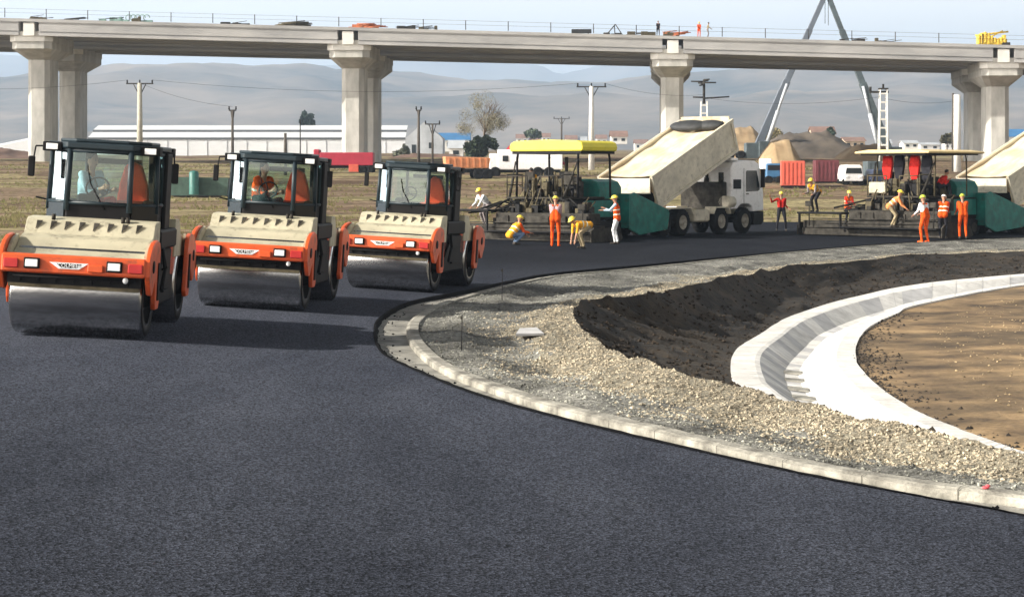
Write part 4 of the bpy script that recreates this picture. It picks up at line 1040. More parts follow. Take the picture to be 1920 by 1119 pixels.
person(at(1041, 462), FB + R(-8), work, cloth('checked', (.42, .28, .30)), C_OR, 'worker seen from behind in bright orange dungarees at the first paver', H_YE, bib=C_OR, group=G1, shoe=C_OR)
person(at(1093, 466), R(-62), bend, C_YE, C_KH, 'worker bent double in a yellow vest and khaki trousers', H_YE, C_YE, group=G1, sleeves=False)
person(at(1157, 458), R(-98), dict(work, lean=6, hands=[(-.15, -.46, 1.28), (.15, -.50, 1.22)]), C_LB, C_WH, 'worker in white trousers and orange vest reaching left to the first paver', H_YE, C_OR, group=G1)
person(at(1465, 433), R(0), dict(pelvis=(0, 0, .96), lean=0, feet=[(-.20, 0, .09), (.20, 0, .09)], hands=[(-.50, -.15, 1.50), (.32, -.05, 1.0)], epole=(0, .4, -1)), C_RE, C_DK, 'man in a red jacket and dark trousers with one arm raised, alone on the asphalt', H_YE, group=G1)
person(P(1735, 455), FB + R(35), work, C_WH, C_OR, 'worker in orange dungarees, white shirt and lime helmet, standing at the kerb', H_GR, bib=C_OR, group=G1, shoe=C_OR)
person(P(1768, 448), R(160), dict(work, lean=22), C_RE, C_DK, 'worker in a white helmet and dark trousers, between two lime helmets', H_WH, C_OR, group=G1)
person(P(1806, 448), R(185), work, C_OR, C_OR, 'worker in full orange overalls and a lime helmet, right of three by the kerb', H_GR, group=G1)
def onpav(pv, rz, v): return Matrix.Translation(pv) @ Matrix.Rotation(rz, 4, 'Z') @ Vector(v)
person(onpav(PV2, RZ2, (1.3, -3.56, .41)), R(82), stoop, C_SAL, C_KH, 'worker stooping on the second screed in salmon shirt and khaki trousers', H_YE, C_SAL, group=G1)
person(onpav(PV2, RZ2, (-3.0, -3.15, .97)), R(-40), dict(stoop, lean=62, head=-25), C_GY, C_DK, 'worker stooping at the far left end of the second screed in a yellow vest', H_YE, C_YE, group=G1)
person(Vector((XA(1590, 103), 103, 0)), R(20), work, C_RE, C_DK, 'worker in an orange and red vest standing behind the second screed', H_YE, C_OR, group=G1)
person(onpav(PV1, RZ1, (-2.6, -1.6, .5)), R(-50), stoop, C_WH, C_GY, 'worker in a white shirt and yellow helmet behind the first screed', H_YE, group=G1)
person(onpav(PV1, RZ1, (-1.05, -.72, 1.98)), RZ1 + R(215), dict(sit, lean=35), C_YE, C_DK, 'operator in an orange vest leaning forward on the first paver platform', None, C_YE, group=G1)
person(onpav(PV2, RZ2, (1.1, -.35, 1.95)), RZ2 + R(150), dict(sit, lean=38), C_RE, C_DK, 'operator with dark hair and red shirt sitting on the second paver', None, group=G1)

# ------------------------------------------------------------------ viaduct
TH_V = math.atan(240 / F); UV = Vector((math.cos(TH_V), -math.sin(TH_V), 0)); NV = Vector((math.sin(TH_V), math.cos(TH_V), 0))
V0 = Vector((XA(1260, 240), 240, 0)); SP = 35.9
def vz(s): return 17.75 - .0311 * s           # deck top height along the viaduct, s metres right of pier 3
RZV = math.atan2(UV.y, UV.x)
def vpt(s, n, z): return V0 + UV * s + NV * n + Vector((0, 0, z))
M_GIRD = mat('girder_concrete', (.32, .32, .32), .9, var=.16, scale=.5, c2=(.43, .425, .415), stretch=(.3, 1, 1))
def viaduct(n0, dz, label, group, slope=-.0308):
    root = empty('viaduct', vpt(0, n0, 0), RZV, label, 'bridge', group)
    Sh = Matrix(((1, 0, 0, 0), (0, 1, 0, 0), (slope, 0, 1, 0), (0, 0, 0, 1)))   # graded deck
    z = 17.75 + dz
    m = MB(); m.box(-125, 75, -6.0, 6.0, z - .22, z, Sh); m.box(-125, 75, -6.05, -5.8, z - .30, z + .03, Sh); m.box(-125, 75, 5.8, 6.05, z - .30, z + .03, Sh)
    m.build('deck', M_GIRD, root)
    for k in range(-3, 3):
        x0 = k * SP + 1.15; x1 = (k + 1) * SP - 1.15
        for j in range(4):
            yc = -4.9 + j * 3.26
            m = MB()
            if j == 0: yc = -5.45; 
            m.box(x0, x1, yc - .40 - (.05 if j == 0 else 0), yc + .4, z - 1.35, z - .401, Sh) if j == 0 else None
            m.box(x0, x1, yc - .55 + (.001 if j == 0 else 0), yc + .55, z - .40, z - .221, Sh); m.box(x0, x1, yc - .28, yc + .28, z - 1.5 if j == 0 else z - 1.65, z - (1.351 if j == 0 else .401), Sh); m.box(x0, x1, yc - .45, yc + .45, z - 1.83, z - (1.501 if j == 0 else 1.651), Sh)
            m.build('girder', M_GIRD, root)
    for k in range(-3, 3):
        x = k * SP; zc = z + slope * x; gy = TH((vpt(x, n0, 0)).x, (vpt(x, n0, 0)).y) - .5
        m = MB(); hw = 1.25; hy = 2.2; ch_ = .5     # octagonal shaft, deeper than wide
        oct_ = [(x - hw, -hy + ch_), (x - hw + ch_, -hy), (x + hw - ch_, -hy), (x + hw, -hy + ch_), (x + hw, hy - ch_), (x + hw - ch_, hy), (x - hw + ch_, hy), (x - hw, hy - ch_)]
        zq = zc - 4.35; lift = 2.9
        while zq > gy:
            m.prism(oct_, max(gy, zq - lift + .05), zq, 'z')
            if zq - lift > gy: m.prism([((p[0] - x) * .975 + x, p[1] * .985) for p in oct_], zq - lift, zq - lift + .05, 'z')
            zq -= lift
        pr = m.build('pier', M_CONC, root)
        m = MB(); def_ = []
        b_ = [(p[0], p[1]) for p in oct_]; HW, HY, C2 = 2.25, 5.3, .7
        t_ = [(x - HW, -HY + C2), (x - HW + C2, -HY), (x + HW - C2, -HY), (x + HW, -HY + C2), (x + HW, HY - C2), (x + HW - C2, HY), (x - HW + C2, HY), (x - HW, HY - C2)]
        # flared head
        vs = [(p[0], p[1], zc - 4.35) for p in b_] + [(p[0], p[1], zc - 3.25) for p in t_] + [(p[0] * 1.0, p[1], zc - 2.55) for p in t_] + [(p[0], p[1], zc - 2.52) for p in [((q[0] - x) * 1.03 + x, q[1] * 1.015) for q in t_]] + [(p[0], p[1], zc - 1.45 if abs(p[1]) > 4 else zc - 2.15) for p in [((q[0] - x) * 1.03 + x, q[1] * 1.015) for q in t_]]
        fs = [(r * 8 + i, r * 8 + (i + 1) % 8, r * 8 + 8 + (i + 1) % 8, r * 8 + 8 + i) for r in range(4) for i in range(8)] + [tuple(range(32, 40)), tuple(range(7, -1, -1))]
        m.add(vs, fs); m.build('pier_cap', M_CONC_L if False else M_CONC, pr)
        m = MB(); zz = zc
        lp = [((q[0] - x) * 1.09 + x, q[1] * 1.03) for q in t_][0:4]; 
        m.prism([lp[0], lp[1], lp[2], lp[3], (lp[3][0], -4.75), (lp[0][0], -4.75)], zc - 2.45, zc - 1.35, 'z'); m.build('cap_lip', M_CONC_L, pr)
        m = MB(); m.box(x - .62, x + .62, -5.88, 5.0, zc - 1.85, zc - .401); m.build('diaphragm', M_CONC_L, pr)
    return root
v1 = viaduct(0, 0, 'nearer grey concrete viaduct on octagonal piers with flared heads', 'twin viaducts crossing the valley')
v2 = viaduct(13, -.30, 'farther grey concrete viaduct, seen dark beneath the nearer one', 'twin viaducts crossing the valley', slope=-.0255)
# railing posts along the front edge
m = MB(); po = []
for k in range(34):
    s = -98 + k * 4.7; z = vz(s)
    q = MB(); q.tube(vpt(s, -5.9, z + .1) - v1.location, vpt(s, -5.9, z + 1.15) - v1.location, .045, n=6)
    o = q.build('railing_post', M_DSTEEL, v1); o.rotation_euler = (0, 0, -RZV)
q = MB(); 
for h in (.65, 1.1):
    q.tube(vpt(-98, -5.9, vz(-98) + h) - v1.location, vpt(57, -5.9, vz(57) + h) - v1.location, .012, n=5)
o = q.build('railing_rope', M_DSTEEL, v1); o.rotation_euler = (0, 0, -RZV)
def vs_at(px):      # metres along the viaduct for a photo column (front edge)
    t = (px - 960) / F; a = vpt(0, -5.5, 0); return (t * a.y - a.x) / (UV.x - t * UV.y)
def on_deck(px, n=-5.0, h=.125): s = vs_at(px); return vpt(s, n, vz(s) + h - .12)
def heap(name, loc, parts, label, cat, rz=0):
    root = empty(name, loc, rz, label, cat)
    for nm, mb, mt in parts: mb.build(nm, mt, root)
    return root
def rods(n, L, spread, seed, r=.03, z=.15):
    rnd = random.Random(seed); m = MB()
    for k in range(n):
        x, y = rnd.uniform(-spread, spread), rnd.uniform(-.4, .4); a = rnd.uniform(-.25, .25); zz = z * rnd.random() + .03
        m.tube((x - L / 2, y - a, zz), (x + L / 2, y + a, zz + rnd.uniform(-.02, .25)), r, n=5)
    return m
def boxes(n, sp, seed, hmax=.6):
    rnd = random.Random(seed); m = MB()
    for k in range(n):
        x = rnd.uniform(-sp, sp); y = rnd.uniform(-.3, .3); w_ = rnd.uniform(.15, .5); h = rnd.uniform(.15, hmax)
        m.cbox(x - w_, x + w_, y - .2, y + .2, 0, h, .03)
    return m
M_ORE = mat('orange_rust', (.50, .15, .06), .7, var=.4, scale=4); M_GYP = mat('yellow_plant', (.72, .50, .05), .5, var=.25, scale=2); M_GG = mat('green_grey_sheet', (.20, .32, .29), .8, var=.3, scale=3)
tq = MB()
for k in range(5):
    for a in range(10):
        t0, t1 = a * .5, (a + 1) * .5; c = -1.1 + k * .5
        tq.tube((c + .35 * math.cos(t0), 0, .5 + .35 * math.sin(t0)), (c + .35 * math.cos(t1), 0, .5 + .35 * math.sin(t1)), .05, n=5)
heap('cable_coils', on_deck(258), [('coils', tq, M_GG), ('sheeting', boxes(7, 1.4, 2, .45), M_GG), ('bundle', boxes(3, .5, 3, .7), M_OLIVE)], 'green grey coils and sheeting lying on the left part of the viaduct', 'coils')
heap('rod_stack', on_deck(135), [('rods', rods(8, 2.2, .5, 5), M_DSTEEL)], 'low grey stack of rods on the viaduct right of the first pier', 'rods')
heap('rod_stack', on_deck(548), [('rods', rods(16, 3.0, .8, 6, .05, .4), M_OLIVE), ('blocks', boxes(3, .6, 7, .4), M_DSTEEL)], 'long grey stack of rods on the viaduct left of the second pier', 'rods')
heap('rebar_bundle', on_deck(690), [('bars', rods(18, 2.0, 1.2, 8, .05, .5), M_ORE), ('plates', boxes(8, 1.8, 9, .55), M_ORE)], 'rust orange bars heaped over the second pier of the viaduct', 'steel bars')
heap('timber_stack', on_deck(1090), [('timber', MB().cbox(-1.1, 1.1, -.3, .3, .12, .55, .03), M_TARP), ('bearers', MB().box(-.8, -.7, -.3, .3, 0, .12).box(.7, .8, -.3, .3, 0, .12), M_OLIVE)], 'dark flat stack on the viaduct between the second and third piers', 'stack')
tr = MB(); tr.tube((-.9, 0, 0), (.1, 0, 1.2), .06); tr.tube((.1, 0, 1.2), (.9, 0, 0), .05); tr.tube((.0, 0, 1.1), (.1, .8, 0), .05)
heap('tripod', on_deck(1152), [('legs', tr, M_DSTEEL), ('tools', boxes(4, 1.0, 12, .3), M_DSTEEL)], 'grey tripod frame standing on the viaduct deck', 'tripod')
heap('rebar_bundle', on_deck(1268), [('bars', rods(14, 1.6, .9, 13, .05, .5), M_ORE), ('plates', boxes(6, 1.3, 14, .6), M_OLIVE)], 'orange bars and boxes heaped over the third pier', 'steel bars')
yp = MB()
for k in range(9): yp.cbox(-1.6 + k * .35, -1.35 + k * .35, -.5, .5, .1 + .08 * (k % 3), 1.1 + .35 * math.sin(k * .8), .04)
yp.cbox(-1.5, 1.6, -.4, .4, 0, .7, .05); yp.tube((-1.8, 0, 1.1), (1.8, 0, 1.5), .1); yp.tube((-1.4, 0, .3), (1.2, 0, 1.6), .08)
heap('stressing_machine', on_deck(1861), [('body', yp, M_GYP), ('bolts', boxes(5, 1.5, 15, .4), M_DSTEEL)], 'yellow construction machine standing over the fourth pier', 'machine')
def simple_p(px, shirt, pants, label, turn=0, hel=None):
    return person(on_deck(px, -4.6, .12), turn, work, shirt, pants, label, hel, vest=None, vox=.03, group='workers up on the viaduct')
for px, n_, sd, mt, lab in ((75, 4, 21, M_OLIVE, 'small drab blocks on the viaduct over the first pier'), (205, 4, 22, M_GG, 'small grey blocks on the viaduct left of the coils'), (440, 5, 23, M_DSTEEL, 'dark scattered blocks on the viaduct above the middle roller'), (765, 6, 24, M_DSTEEL, 'dark scattered blocks on the viaduct right of the second pier'), (800, 3, 25, M_OLIVE, 'drab blocks on the viaduct further right of the second pier'), (1200, 6, 26, M_OLIVE, 'drab blocks on the viaduct left of the third pier'), (1600, 3, 27, M_DSTEEL, 'dark low blocks on the viaduct right of the crane booms'), (1665, 4, 28, M_OLIVE, 'drab low blocks on the viaduct above the lattice mast')):
    heap('material_pile', on_deck(px), [('blocks', boxes(n_, 1.3, sd, .5), mt), ('rods', rods(5, 1.6, .8, sd, .03, .3), M_DSTEEL)], lab, 'materials')
simple_p(1234, C_DK, C_DK, 'dark clothed worker standing on the viaduct left of the third pier top')
simple_p(1311, C_OR, C_OR, 'worker in orange standing on the viaduct right of the third pier', hel=H_YE)
simple_p(1327, C_KH, C_GY, 'worker in drab clothing beside the orange one on the viaduct', turn=R(90))
# simple_p(644, C_DK, C_DK, 'dark clothed worker on the viaduct above the second pier')
# simple_p(1470, C_GY, C_DK, 'grey clothed worker on the viaduct between the third pier and the crane boom', turn=R(60))

# ------------------------------------------------------------------ poles and wires
M_POLEC = mat('pole_concrete', (.42, .40, .33), .9, var=.15, scale=3); M_POLEW = mat('pole_white', (.74, .73, .68), .8, var=.1, scale=2); M_WOOD = mat('pole_wood', (.07, .06, .05), .9, var=.3, scale=5)
def pole_base(px, Y): x = XA(px, Y); return Vector((x, Y, TH(x, Y) - .1))
def top_h(py, Y, base): return (HC - (py - HZ) / F * Y) - base.z
WP = {}
def tpole(px, py, Y, m_, r0, r1, arm, label, cat='utility pole', ins=3, low=None, group='utility poles in the valley'):
    b = pole_base(px, Y); h = top_h(py, Y, b); root = empty('utility_pole', b, 0, label, cat, group)
    q = MB(); q.tube((0, 0, 0), (0, 0, h), r0, r1, n=12); q.build('post', m_, root)
    if arm:
        q = MB(); q.box(-arm, arm, -.05, .05, h - .12, h); q.tube((-arm * .45, 0, h - .12), (0, 0, h - 1.3), .05, n=6); q.tube((arm * .45, 0, h - .12), (0, 0, h - 1.3), .05, n=6); ca = q.build('crossarm', M_DSTEEL, root)
        for k in range(ins):
            x = -arm * .92 + 2 * arm * .92 * k / (ins - 1); q = MB(); q.lathe([(h, .05), (h + .1, .10), (h + .16, .05), (h + .25, .09), (h + .32, .03)], (x, 0, 0), 'z', 10); q.build('insulator', M_BK, ca)
    WP[px] = b + Vector((0, 0, h + .3)); return root
tpole(262, 156, 212, M_POLEC, .34, .22, 1.35, 'tall grey concrete pole with a T crossarm behind the leftmost roller')
tpole(1109, 162, 215, M_POLEW, .32, .2, 1.5, 'tall white pole with a crossarm left of the raised tipper body')
tpole(436, 206, 200, M_WOOD, .16, .1, .35, 'slim dark pole in front of the long white greenhouses', ins=2)
tpole(535, 250, 190, M_WOOD, .17, .12, 0, 'short dark post in front of the greenhouses')
tpole(563, 224, 260, M_WOOD, .08, .06, 0, 'thin dark mast just left of the second pier', ins=2)
tpole(785, 206, 205, M_WOOD, .16, .11, .25, 'dark pole just right of the second pier', ins=2)
tpole(811, 232, 225, M_WOOD, .13, .09, .8, 'shorter dark pole by the grey greenhouse gable', ins=2)
tpole(1053, 222, 420, M_WOOD, .2, .15, 1.6, 'small far dark pole with crossarm above the yellow canopy', ins=3)
def lattice(px, py, Y, wd, label, heads=True):
    b = pole_base(px, Y); h = top_h(py, Y, b); root = empty('lattice_mast', b, 0, label, 'mast', 'white lattice masts')
    q = MB(); n = max(6, int(h / .8))
    for s in (-1, 1):
        for t in (-1, 1): q.tube((s * wd, t * wd, 0), (s * wd * .75, t * wd * .75, h), .07, .06, n=6)
    for k in range(n):
        z = h * (k + .5) / n; w_ = wd * (1 - .25 * z / h)
        for t in (-1, 1): q.box(-w_, w_, t * w_ - .04, t * w_ + .04, z - .07, z + .07); q.box(t * w_ - .04, t * w_ + .04, -w_, w_, z - .07, z + .07)
    q.build('post', M_POLEW, root)
    if heads:
        q = MB(); q.box(-1.3, .5, -.08, .08, h - .35, h - .15); q.box(-wd, wd, -wd, wd, h, h + .12); q.tube((-1.2, 0, h - .15), (-1.2, 0, h + .25), .12, n=8); q.tube((0, 0, h), (0, 0, h + .5), .1, n=8); q.build('bracket', M_DSTEEL, root)
    return root
lattice(1656, 168, 200, .42, 'white ladder like lattice mast rising above the tan canopy')
lm = lattice(1320, 190, 230, .42, 'white lattice mast with dark branching head behind the raised tipper body', False)
q = MB(); hh = top_h(150, 230, pole_base(1320, 230)); q.tube((0, 0, hh - 2.6), (0, 0, hh), .14, n=8)
for a, l_, z in ((0, 1.3, -.3), (1, .9, -.1), (2.2, 1.0, -.4), (3.1, 1.4, -.2), (4, .8, -.5), (5.2, 1.1, 0), (0.3, 2.9, -2.0), (3.1, 1.2, -1.9)):
    q.tube((0, 0, hh + z), (l_ * math.cos(a), l_ * .6 * math.sin(a), hh + z + .25 * math.sin(a * 3)), .11, .08, n=6)
q.build('branching_head', M_DSTEEL, lm)
tpole(1787, 175, 205, M_WOOD, .14, .1, 0, 'slim dark pole beside the white post at the fourth pier')
tpole(1795, 178, 204, M_POLEW, .36, .34, 0, 'broad white post standing beside the fourth pier')
def wire(a, b, sag, label):
    q = MB(); a = Vector(a); b = Vector(b); pts = []
    for k in range(17):
        t = k / 16; p = a.lerp(b, t); p.z -= sag * 4 * t * (1 - t); pts.append(p)
    q.path(pts, .013, 5); o = q.build('overhead_wire', M_BK); return tag(o, label, 'wire', 'overhead wires')
wa, wb = WP[262], WP[1109]
wire(wa + Vector((-30, 10, .2)), wa + Vector((-1.2, 0, 0)), .8, 'overhead wire leaving the picture to the left')
wire(wa + Vector((1.2, 0, 0)), wb + Vector((-1.3, 0, 0)), 1.0, 'overhead wire spanning from the T pole to the white pole')
wire(wb + Vector((1.3, 0, 0)), Q(1320, 178, 230), .5, 'overhead wire between the white pole and the branching mast')
wire(Q(1330, 185, 230), Q(1650, 182, 200), .6, 'overhead wire between the two lattice masts')
wire(Q(1660, 185, 200), Q(1787, 190, 205), .3, 'overhead wire running from the right lattice mast to the fourth pier')
wire(wa + Vector((0, 0, -.3)), WP[436], .4, 'overhead wire falling from the T pole to the slim dark pole')

# ------------------------------------------------------------------ cranes
M_CRG = mat('crane_grey', (.13, .155, .19), .5, var=.15, scale=.5); M_CRT = mat('crane_teal', (.075, .10, .11), .5, var=.3, scale=1); M_CRL = mat('crane_pale', (.62, .66, .70), .5, var=.1)
def crane(Y, p0, p1, label, w0, col, col2, cylx, flip=1):
    a = Q(*p0, Y); b = Q(*p1, Y); x = a.x; gz_ = TH(x, Y); root = empty('mobile_crane', (x, Y, gz_), 0, label, 'crane', 'mobile cranes behind the viaduct')
    o = root.location; a = a - o; b = b - o
    segs = [(0, .42, w0), (.38, .74, w0 * .82), (.70, 1.0, w0 * .66)]
    for t0, t1, w_ in segs:
        q = MB(); p = a.lerp(b, t0); r = a.lerp(b, t1); d = (r - p).normalized(); n = Vector((d.z, 0, -d.x)) * w_ / 2; s = Vector((0, w_ / 2, 0))
        q.add([p - n - s, p + n - s, p + n + s, p - n + s, r - n - s, r + n - s, r + n + s, r - n + s], [(0, 1, 2, 3), (4, 7, 6, 5), (0, 4, 5, 1), (1, 5, 6, 2), (2, 6, 7, 3), (3, 7, 4, 0)])
        q.build('boom_section', col, root, .05)
    q = MB(); c0 = a + Vector((cylx, -.3, .6)); c1 = a.lerp(b, .40) + Vector((cylx * .12, -.5, 0)); q.tube(c0, c0.lerp(c1, .55), .30, n=10); q.tube(c0.lerp(c1, .5), c1, .2, n=10); q.build('lift_ram', col2, root)
    q = MB(); q.cbox(-1.6, 1.6, -1.3, 1.3, a.z - 1.6, a.z + .7, .1); q.cbox(.8 * flip - .7, .8 * flip + .7, -1.7, -1.2, a.z - 1.4, a.z + .9, .08); q.build('superstructure', M_CRT, root)
    q = MB(); q.cbox(-4.6, 4.6, -1.3, 1.3, .7, max(.9, a.z - 1.55), .1); ca = q.build('carrier', M_CRT, root)
    for xw in (-3.6, -2.2, 1.6, 3.2):
        for s in (-1, 1):
            q = MB(); q.lathe([(s * 1.0, .001), (s * 1.0, .55), (s * 1.35, .55), (s * 1.35, .3), (s * 1.25, .001)], (xw, 0, .6), 'y', 18); q.build('wheel', M_RUB, root)
    q = MB(); q.tube(b, b + Vector((0, 0, -5)), .04, n=5); q.build('hoist_rope', M_BK, root)
    return root
crane(285, (1419, 278), (1553, -22), 'left leaning grey telescopic crane boom rising behind the viaduct', 1.0, M_CRG, M_CRL, 1.3)
crane(300, (1668, 285), (1547, -22), 'dark teal telescopic crane boom leaning left behind the viaduct', 1.0, M_CRT, M_CRL, -1.6, -1)

# ------------------------------------------------------------------ buildings
M_WALLW = mat('greenhouse_white', (.72, .74, .76), .5, var=.08, scale=.2, stretch=(1, 1, 3)); M_SEAM = mat('greenhouse_seam', (.08, .09, .10), .7, var=.2); M_WALLG = mat('gable_grey', (.42, .45, .48), .7, var=.2, scale=.3, c2=(.55, .58, .61)); M_RB = mat('roof_blue', (.05, .18, .38), .6, var=.2, scale=.4); M_RR = mat('roof_red', (.24, .15, .12), .8, var=.25, scale=.5)
M_WT = mat('wall_tan', (.55, .44, .32), .85, var=.12, scale=.5); M_WW = mat('wall_white', (.70, .69, .66), .85, var=.08, scale=.5)
Yg = 400; gx0, gx1 = XA(165, Yg), XA(760, Yg); gb = TH(0, Yg) - .3
def zpx(py, Y): return HC - (py - HZ) / F * Y
root = empty('greenhouse', (gx0, Yg, gb), 0, 'very long white greenhouse hall with two roof steps behind the rollers', 'greenhouse')
Lg = gx1 - gx0; z1_, z2_, z3_, z4_ = [zpx(p, Yg) - gb for p in (262, 258, 246, 233)]
q = MB(); q.box(0, Lg, 0, 14, 0, z1_); q.build('wall', M_WALLW, root)
q = MB(); q.add([(0, .0, z2_), (Lg, 0, z2_), (Lg, 5, z3_), (0, 5, z3_)], [(0, 1, 2, 3)]); q.add([(0, 5, z3_ + .35), (Lg, 5, z3_ + .35), (Lg, 10, z4_), (0, 10, z4_)], [(0, 1, 2, 3)]); q.build('roof', M_WALLW, root)
q = MB(); q.box(0, Lg, -.15, .4, z1_ + .01, z2_); q.box(0, Lg, 4.6, 5, z3_ - .15, z3_ + .34); q.build('roof_gutter', M_SEAM, root)
q = MB()
for k in range(1, 16): q.box(Lg * k / 16 - .05, Lg * k / 16 + .05, -.08, -.005, 0, z1_)
q.build('wall_joint', mat('wall_joint', (.5, .52, .54), .7), root)
q = MB(); w0_, w1_ = Lg, Lg + 7; zt = z4_ + .4
q.add([(w0_, -.1, 0), (w1_, -.1, 0), (w1_, -.1, z2_ - .2), ((w0_ + w1_) / 2, -.1, zt), (w0_, -.1, z2_ - .2), (w0_, 13, 0), (w1_, 13, 0), (w1_, 13, z2_), ((w0_ + w1_) / 2, 13, zt), (w0_, 13, z2_)], [(0, 1, 2, 3, 4), (5, 9, 8, 7, 6), (1, 6, 7, 2), (2, 7, 8, 3), (3, 8, 9, 4), (0, 4, 9, 5)]); q.build('gable', M_WALLG, root)
q = MB(); q.box(w0_ + 1.2, w0_ + 2.0, -.16, -.11, 0, 2.2); q.box(w0_ + 4.4, w0_ + 5.2, -.16, -.11, 1.5, 2.6); q.build('window', M_DGLASS, root)
def house(px0, px1, pyt, pyb, Y, wall_m, roof_m, label, roofpx=None, depth=7, cat='house', wins=3):
    x0, x1 = XA(px0, Y), XA(px1, Y); zb_ = zpx(pyb, Y) - .6; zt = zpx(pyt, Y); zr = zt - (zt - zb_) * .38 if roofpx is None else zpx(roofpx, Y)
    root = empty('house', ((x0 + x1) / 2, Y, zb_), 0, label, cat); w_ = (x1 - x0) / 2; h = zr - zb_; t = zt - zb_
    q = MB(); q.prism([(0, 0), (depth, 0), (depth, h), (depth / 2, t - .1), (0, h)], -w_, w_); q.build('wall', wall_m, root)
    q = MB(); q.prism([(-.4, h - .1), (depth / 2, t), (depth + .4, h - .1), (depth / 2, t + .15)], -w_ - .3, w_ + .3); q.build('roof', roof_m, root)
    for k in range(wins):
        xw = -w_ + 2 * w_ * (k + .5) / wins; q = MB(); s_ = min(.5, w_ / wins * .45); q.box(xw - s_, xw + s_, -.06, .02, h * .4, h * .75); q.build('window', M_DGLASS, root)
    return root
house(818, 880, 250, 280, 520, M_WW, M_RB, 'low white building with a bright blue roof beside the greenhouse', 262, cat='building', wins=4)
house(842, 868, 264, 292, 360, M_WW, M_WALLG, 'small pale shed below the blue roofed building', wins=1, depth=5)
house(1524, 1566, 238, 262, 460, M_WT, M_RR, 'house with a faded red roof behind the earth mounds', 251, wins=2)
house(1585, 1622, 258, 276, 430, M_WT, M_RR, 'long low tan house with reddish roof right of the mounds', 264)
house(1695, 1722, 264, 276, 560, M_WW, M_WALLG, 'small white building seen above the tan canopy, left one', 268, wins=2)
house(1726, 1762, 268, 279, 600, M_WW, M_WALLG, 'small white building seen above the tan canopy, right one', 271, wins=2)
house(1878, 1935, 243, 262, 500, M_WW, M_RB, 'blue roofed building at the right edge above the second truck', 256, cat='building', wins=3)
house(1146, 1176, 246, 266, 560, M_WW, M_RR, 'pale house with red roof left of the raised tipper body', 256, wins=2)
vil = [(968, 990, 252), (994, 1012, 256), (1016, 1032, 250), (1060, 1082, 254), (1086, 1100, 257), (1118, 1138, 253), (1190, 1215, 262), (1650, 1672, 262), (1772, 1790, 262)]
adj = ['pale lilac', 'white', 'cream', 'grey white', 'small white', 'light', 'white walled', 'pale', 'tiny white']
whr = ['at the left end of the far village row', 'second from the left in the far village row', 'third from the left in the far village row', 'right of the small far pole', 'left of the tall white pole', 'right of the tall white pole', 'behind the raised tipper body', 'beside the right lattice mast', 'just left of the fourth pier']
for (a, b, t), ad, wh in zip(vil, adj, whr): house(a, b, t, t + 18, 900, M_WW, M_RR if (a % 3) else M_WALLG, f'{ad} distant house {wh}', t + 7, wins=2)
# white plastic tunnels at far left
root = empty('plastic_tunnel', (XA(20, 330), 330, TH(0, 330)), 0, 'white plastic covered tunnel sloping up at the left edge', 'greenhouse')
q = MB(); n_ = 10; Y = 330; pts = []
prof_t = [(-12, .2), (-6, 1.0), (-2, 2.0), (3, 3.0), (5.5, 2.6), (7, .0)]
q.prism([(-14, -1)] + prof_t + [(7, -1)], 0, 8, 'y'); q.build('cover', M_WALLW, root, .3)

# ------------------------------------------------------------------ vehicles and containers beyond the road
M_CRIM = mat('crimson_paint', (.38, .02, .045), .5, var=.15, scale=1); M_ORC = mat('faded_orange', (.62, .26, .12), .6, var=.2, scale=2); M_ORX = mat('container_orange', (.58, .10, .06), .6, var=.15, scale=2); M_DRX = mat('container_dark_red', (.12, .022, .028), .6, var=.2, scale=2); M_BLU = mat('truck_blue', (.04, .14, .28), .5, var=.2)
def lowwheels(root, xs_, y0, y1, r):
    for x in xs_:
        for yv, s in ((y0, -1), (y1, 1)):
            q = MB(); q.lathe([(0, .001), (0, r), (s * .3, r), (s * .3, r * .6), (s * .25, .001)], (x, yv, r), 'y', 16); q.build('wheel', M_RUB, root)
Yt = 198; b = Vector((XA(648, Yt), Yt, TH(0, Yt)))
root = empty('flatbed_lorry', b, 0, 'long crimson lorry body standing in front of the second pier', 'lorry'); q = MB(); q.cbox(-2.4, 2.55, 0, 2.4, .85, 2.05, .05); q.build('body', M_CRIM, root)
q = MB(); q.cbox(-3.0, -2.45, .2, 2.2, .6, 2.35, .08); q.build('cab', M_CRIM, root); q = MB(); q.cbox(.3, 1.2, -.06, .5, .25, .95, .03); q.build('tool_box', M_ORX, root); q = MB(); q.box(-2.4, 2.5, .3, 2.1, .6, .84); q.build('chassis', M_BK, root); lowwheels(root, (-2.4, 1.6, 2.2), .3, 2.1, .42)
Yt = 185; b = Vector((XA(878, Yt), Yt, TH(0, Yt)))
root = empty('tipper_lorry', b, R(8), 'faded orange tipper lorry standing behind the smallest roller', 'lorry'); q = MB(); q.prism([(-1.9, 1.0), (1.8, 1.0), (1.95, 1.9), (-2.0, 2.0)], 0, 2.3, 'y'); bo = q.build('body', M_ORC, root, .04)
q = MB()
for k in range(7): q.box(-1.75 + k * .55, -1.62 + k * .55, -.08, -.001, 1.05, 1.88)
q.build('rib', M_ORC, bo); q = MB(); q.box(-1.9, 1.9, .2, 2.1, .6, .95); q.build('chassis', M_BK, root); lowwheels(root, (-1.3, .9, 1.7), .2, 2.1, .5)
Yt = 190; b = Vector((XA(975, Yt), Yt, TH(0, Yt)))
root = empty('box_lorry', b, 0, 'dirty white box lorry standing behind the yellow canopied paver', 'lorry'); q = MB(); q.cbox(-2.0, 3.8, 0, 2.4, .7, 2.5, .06); q.build('body', M_WHITE, root)
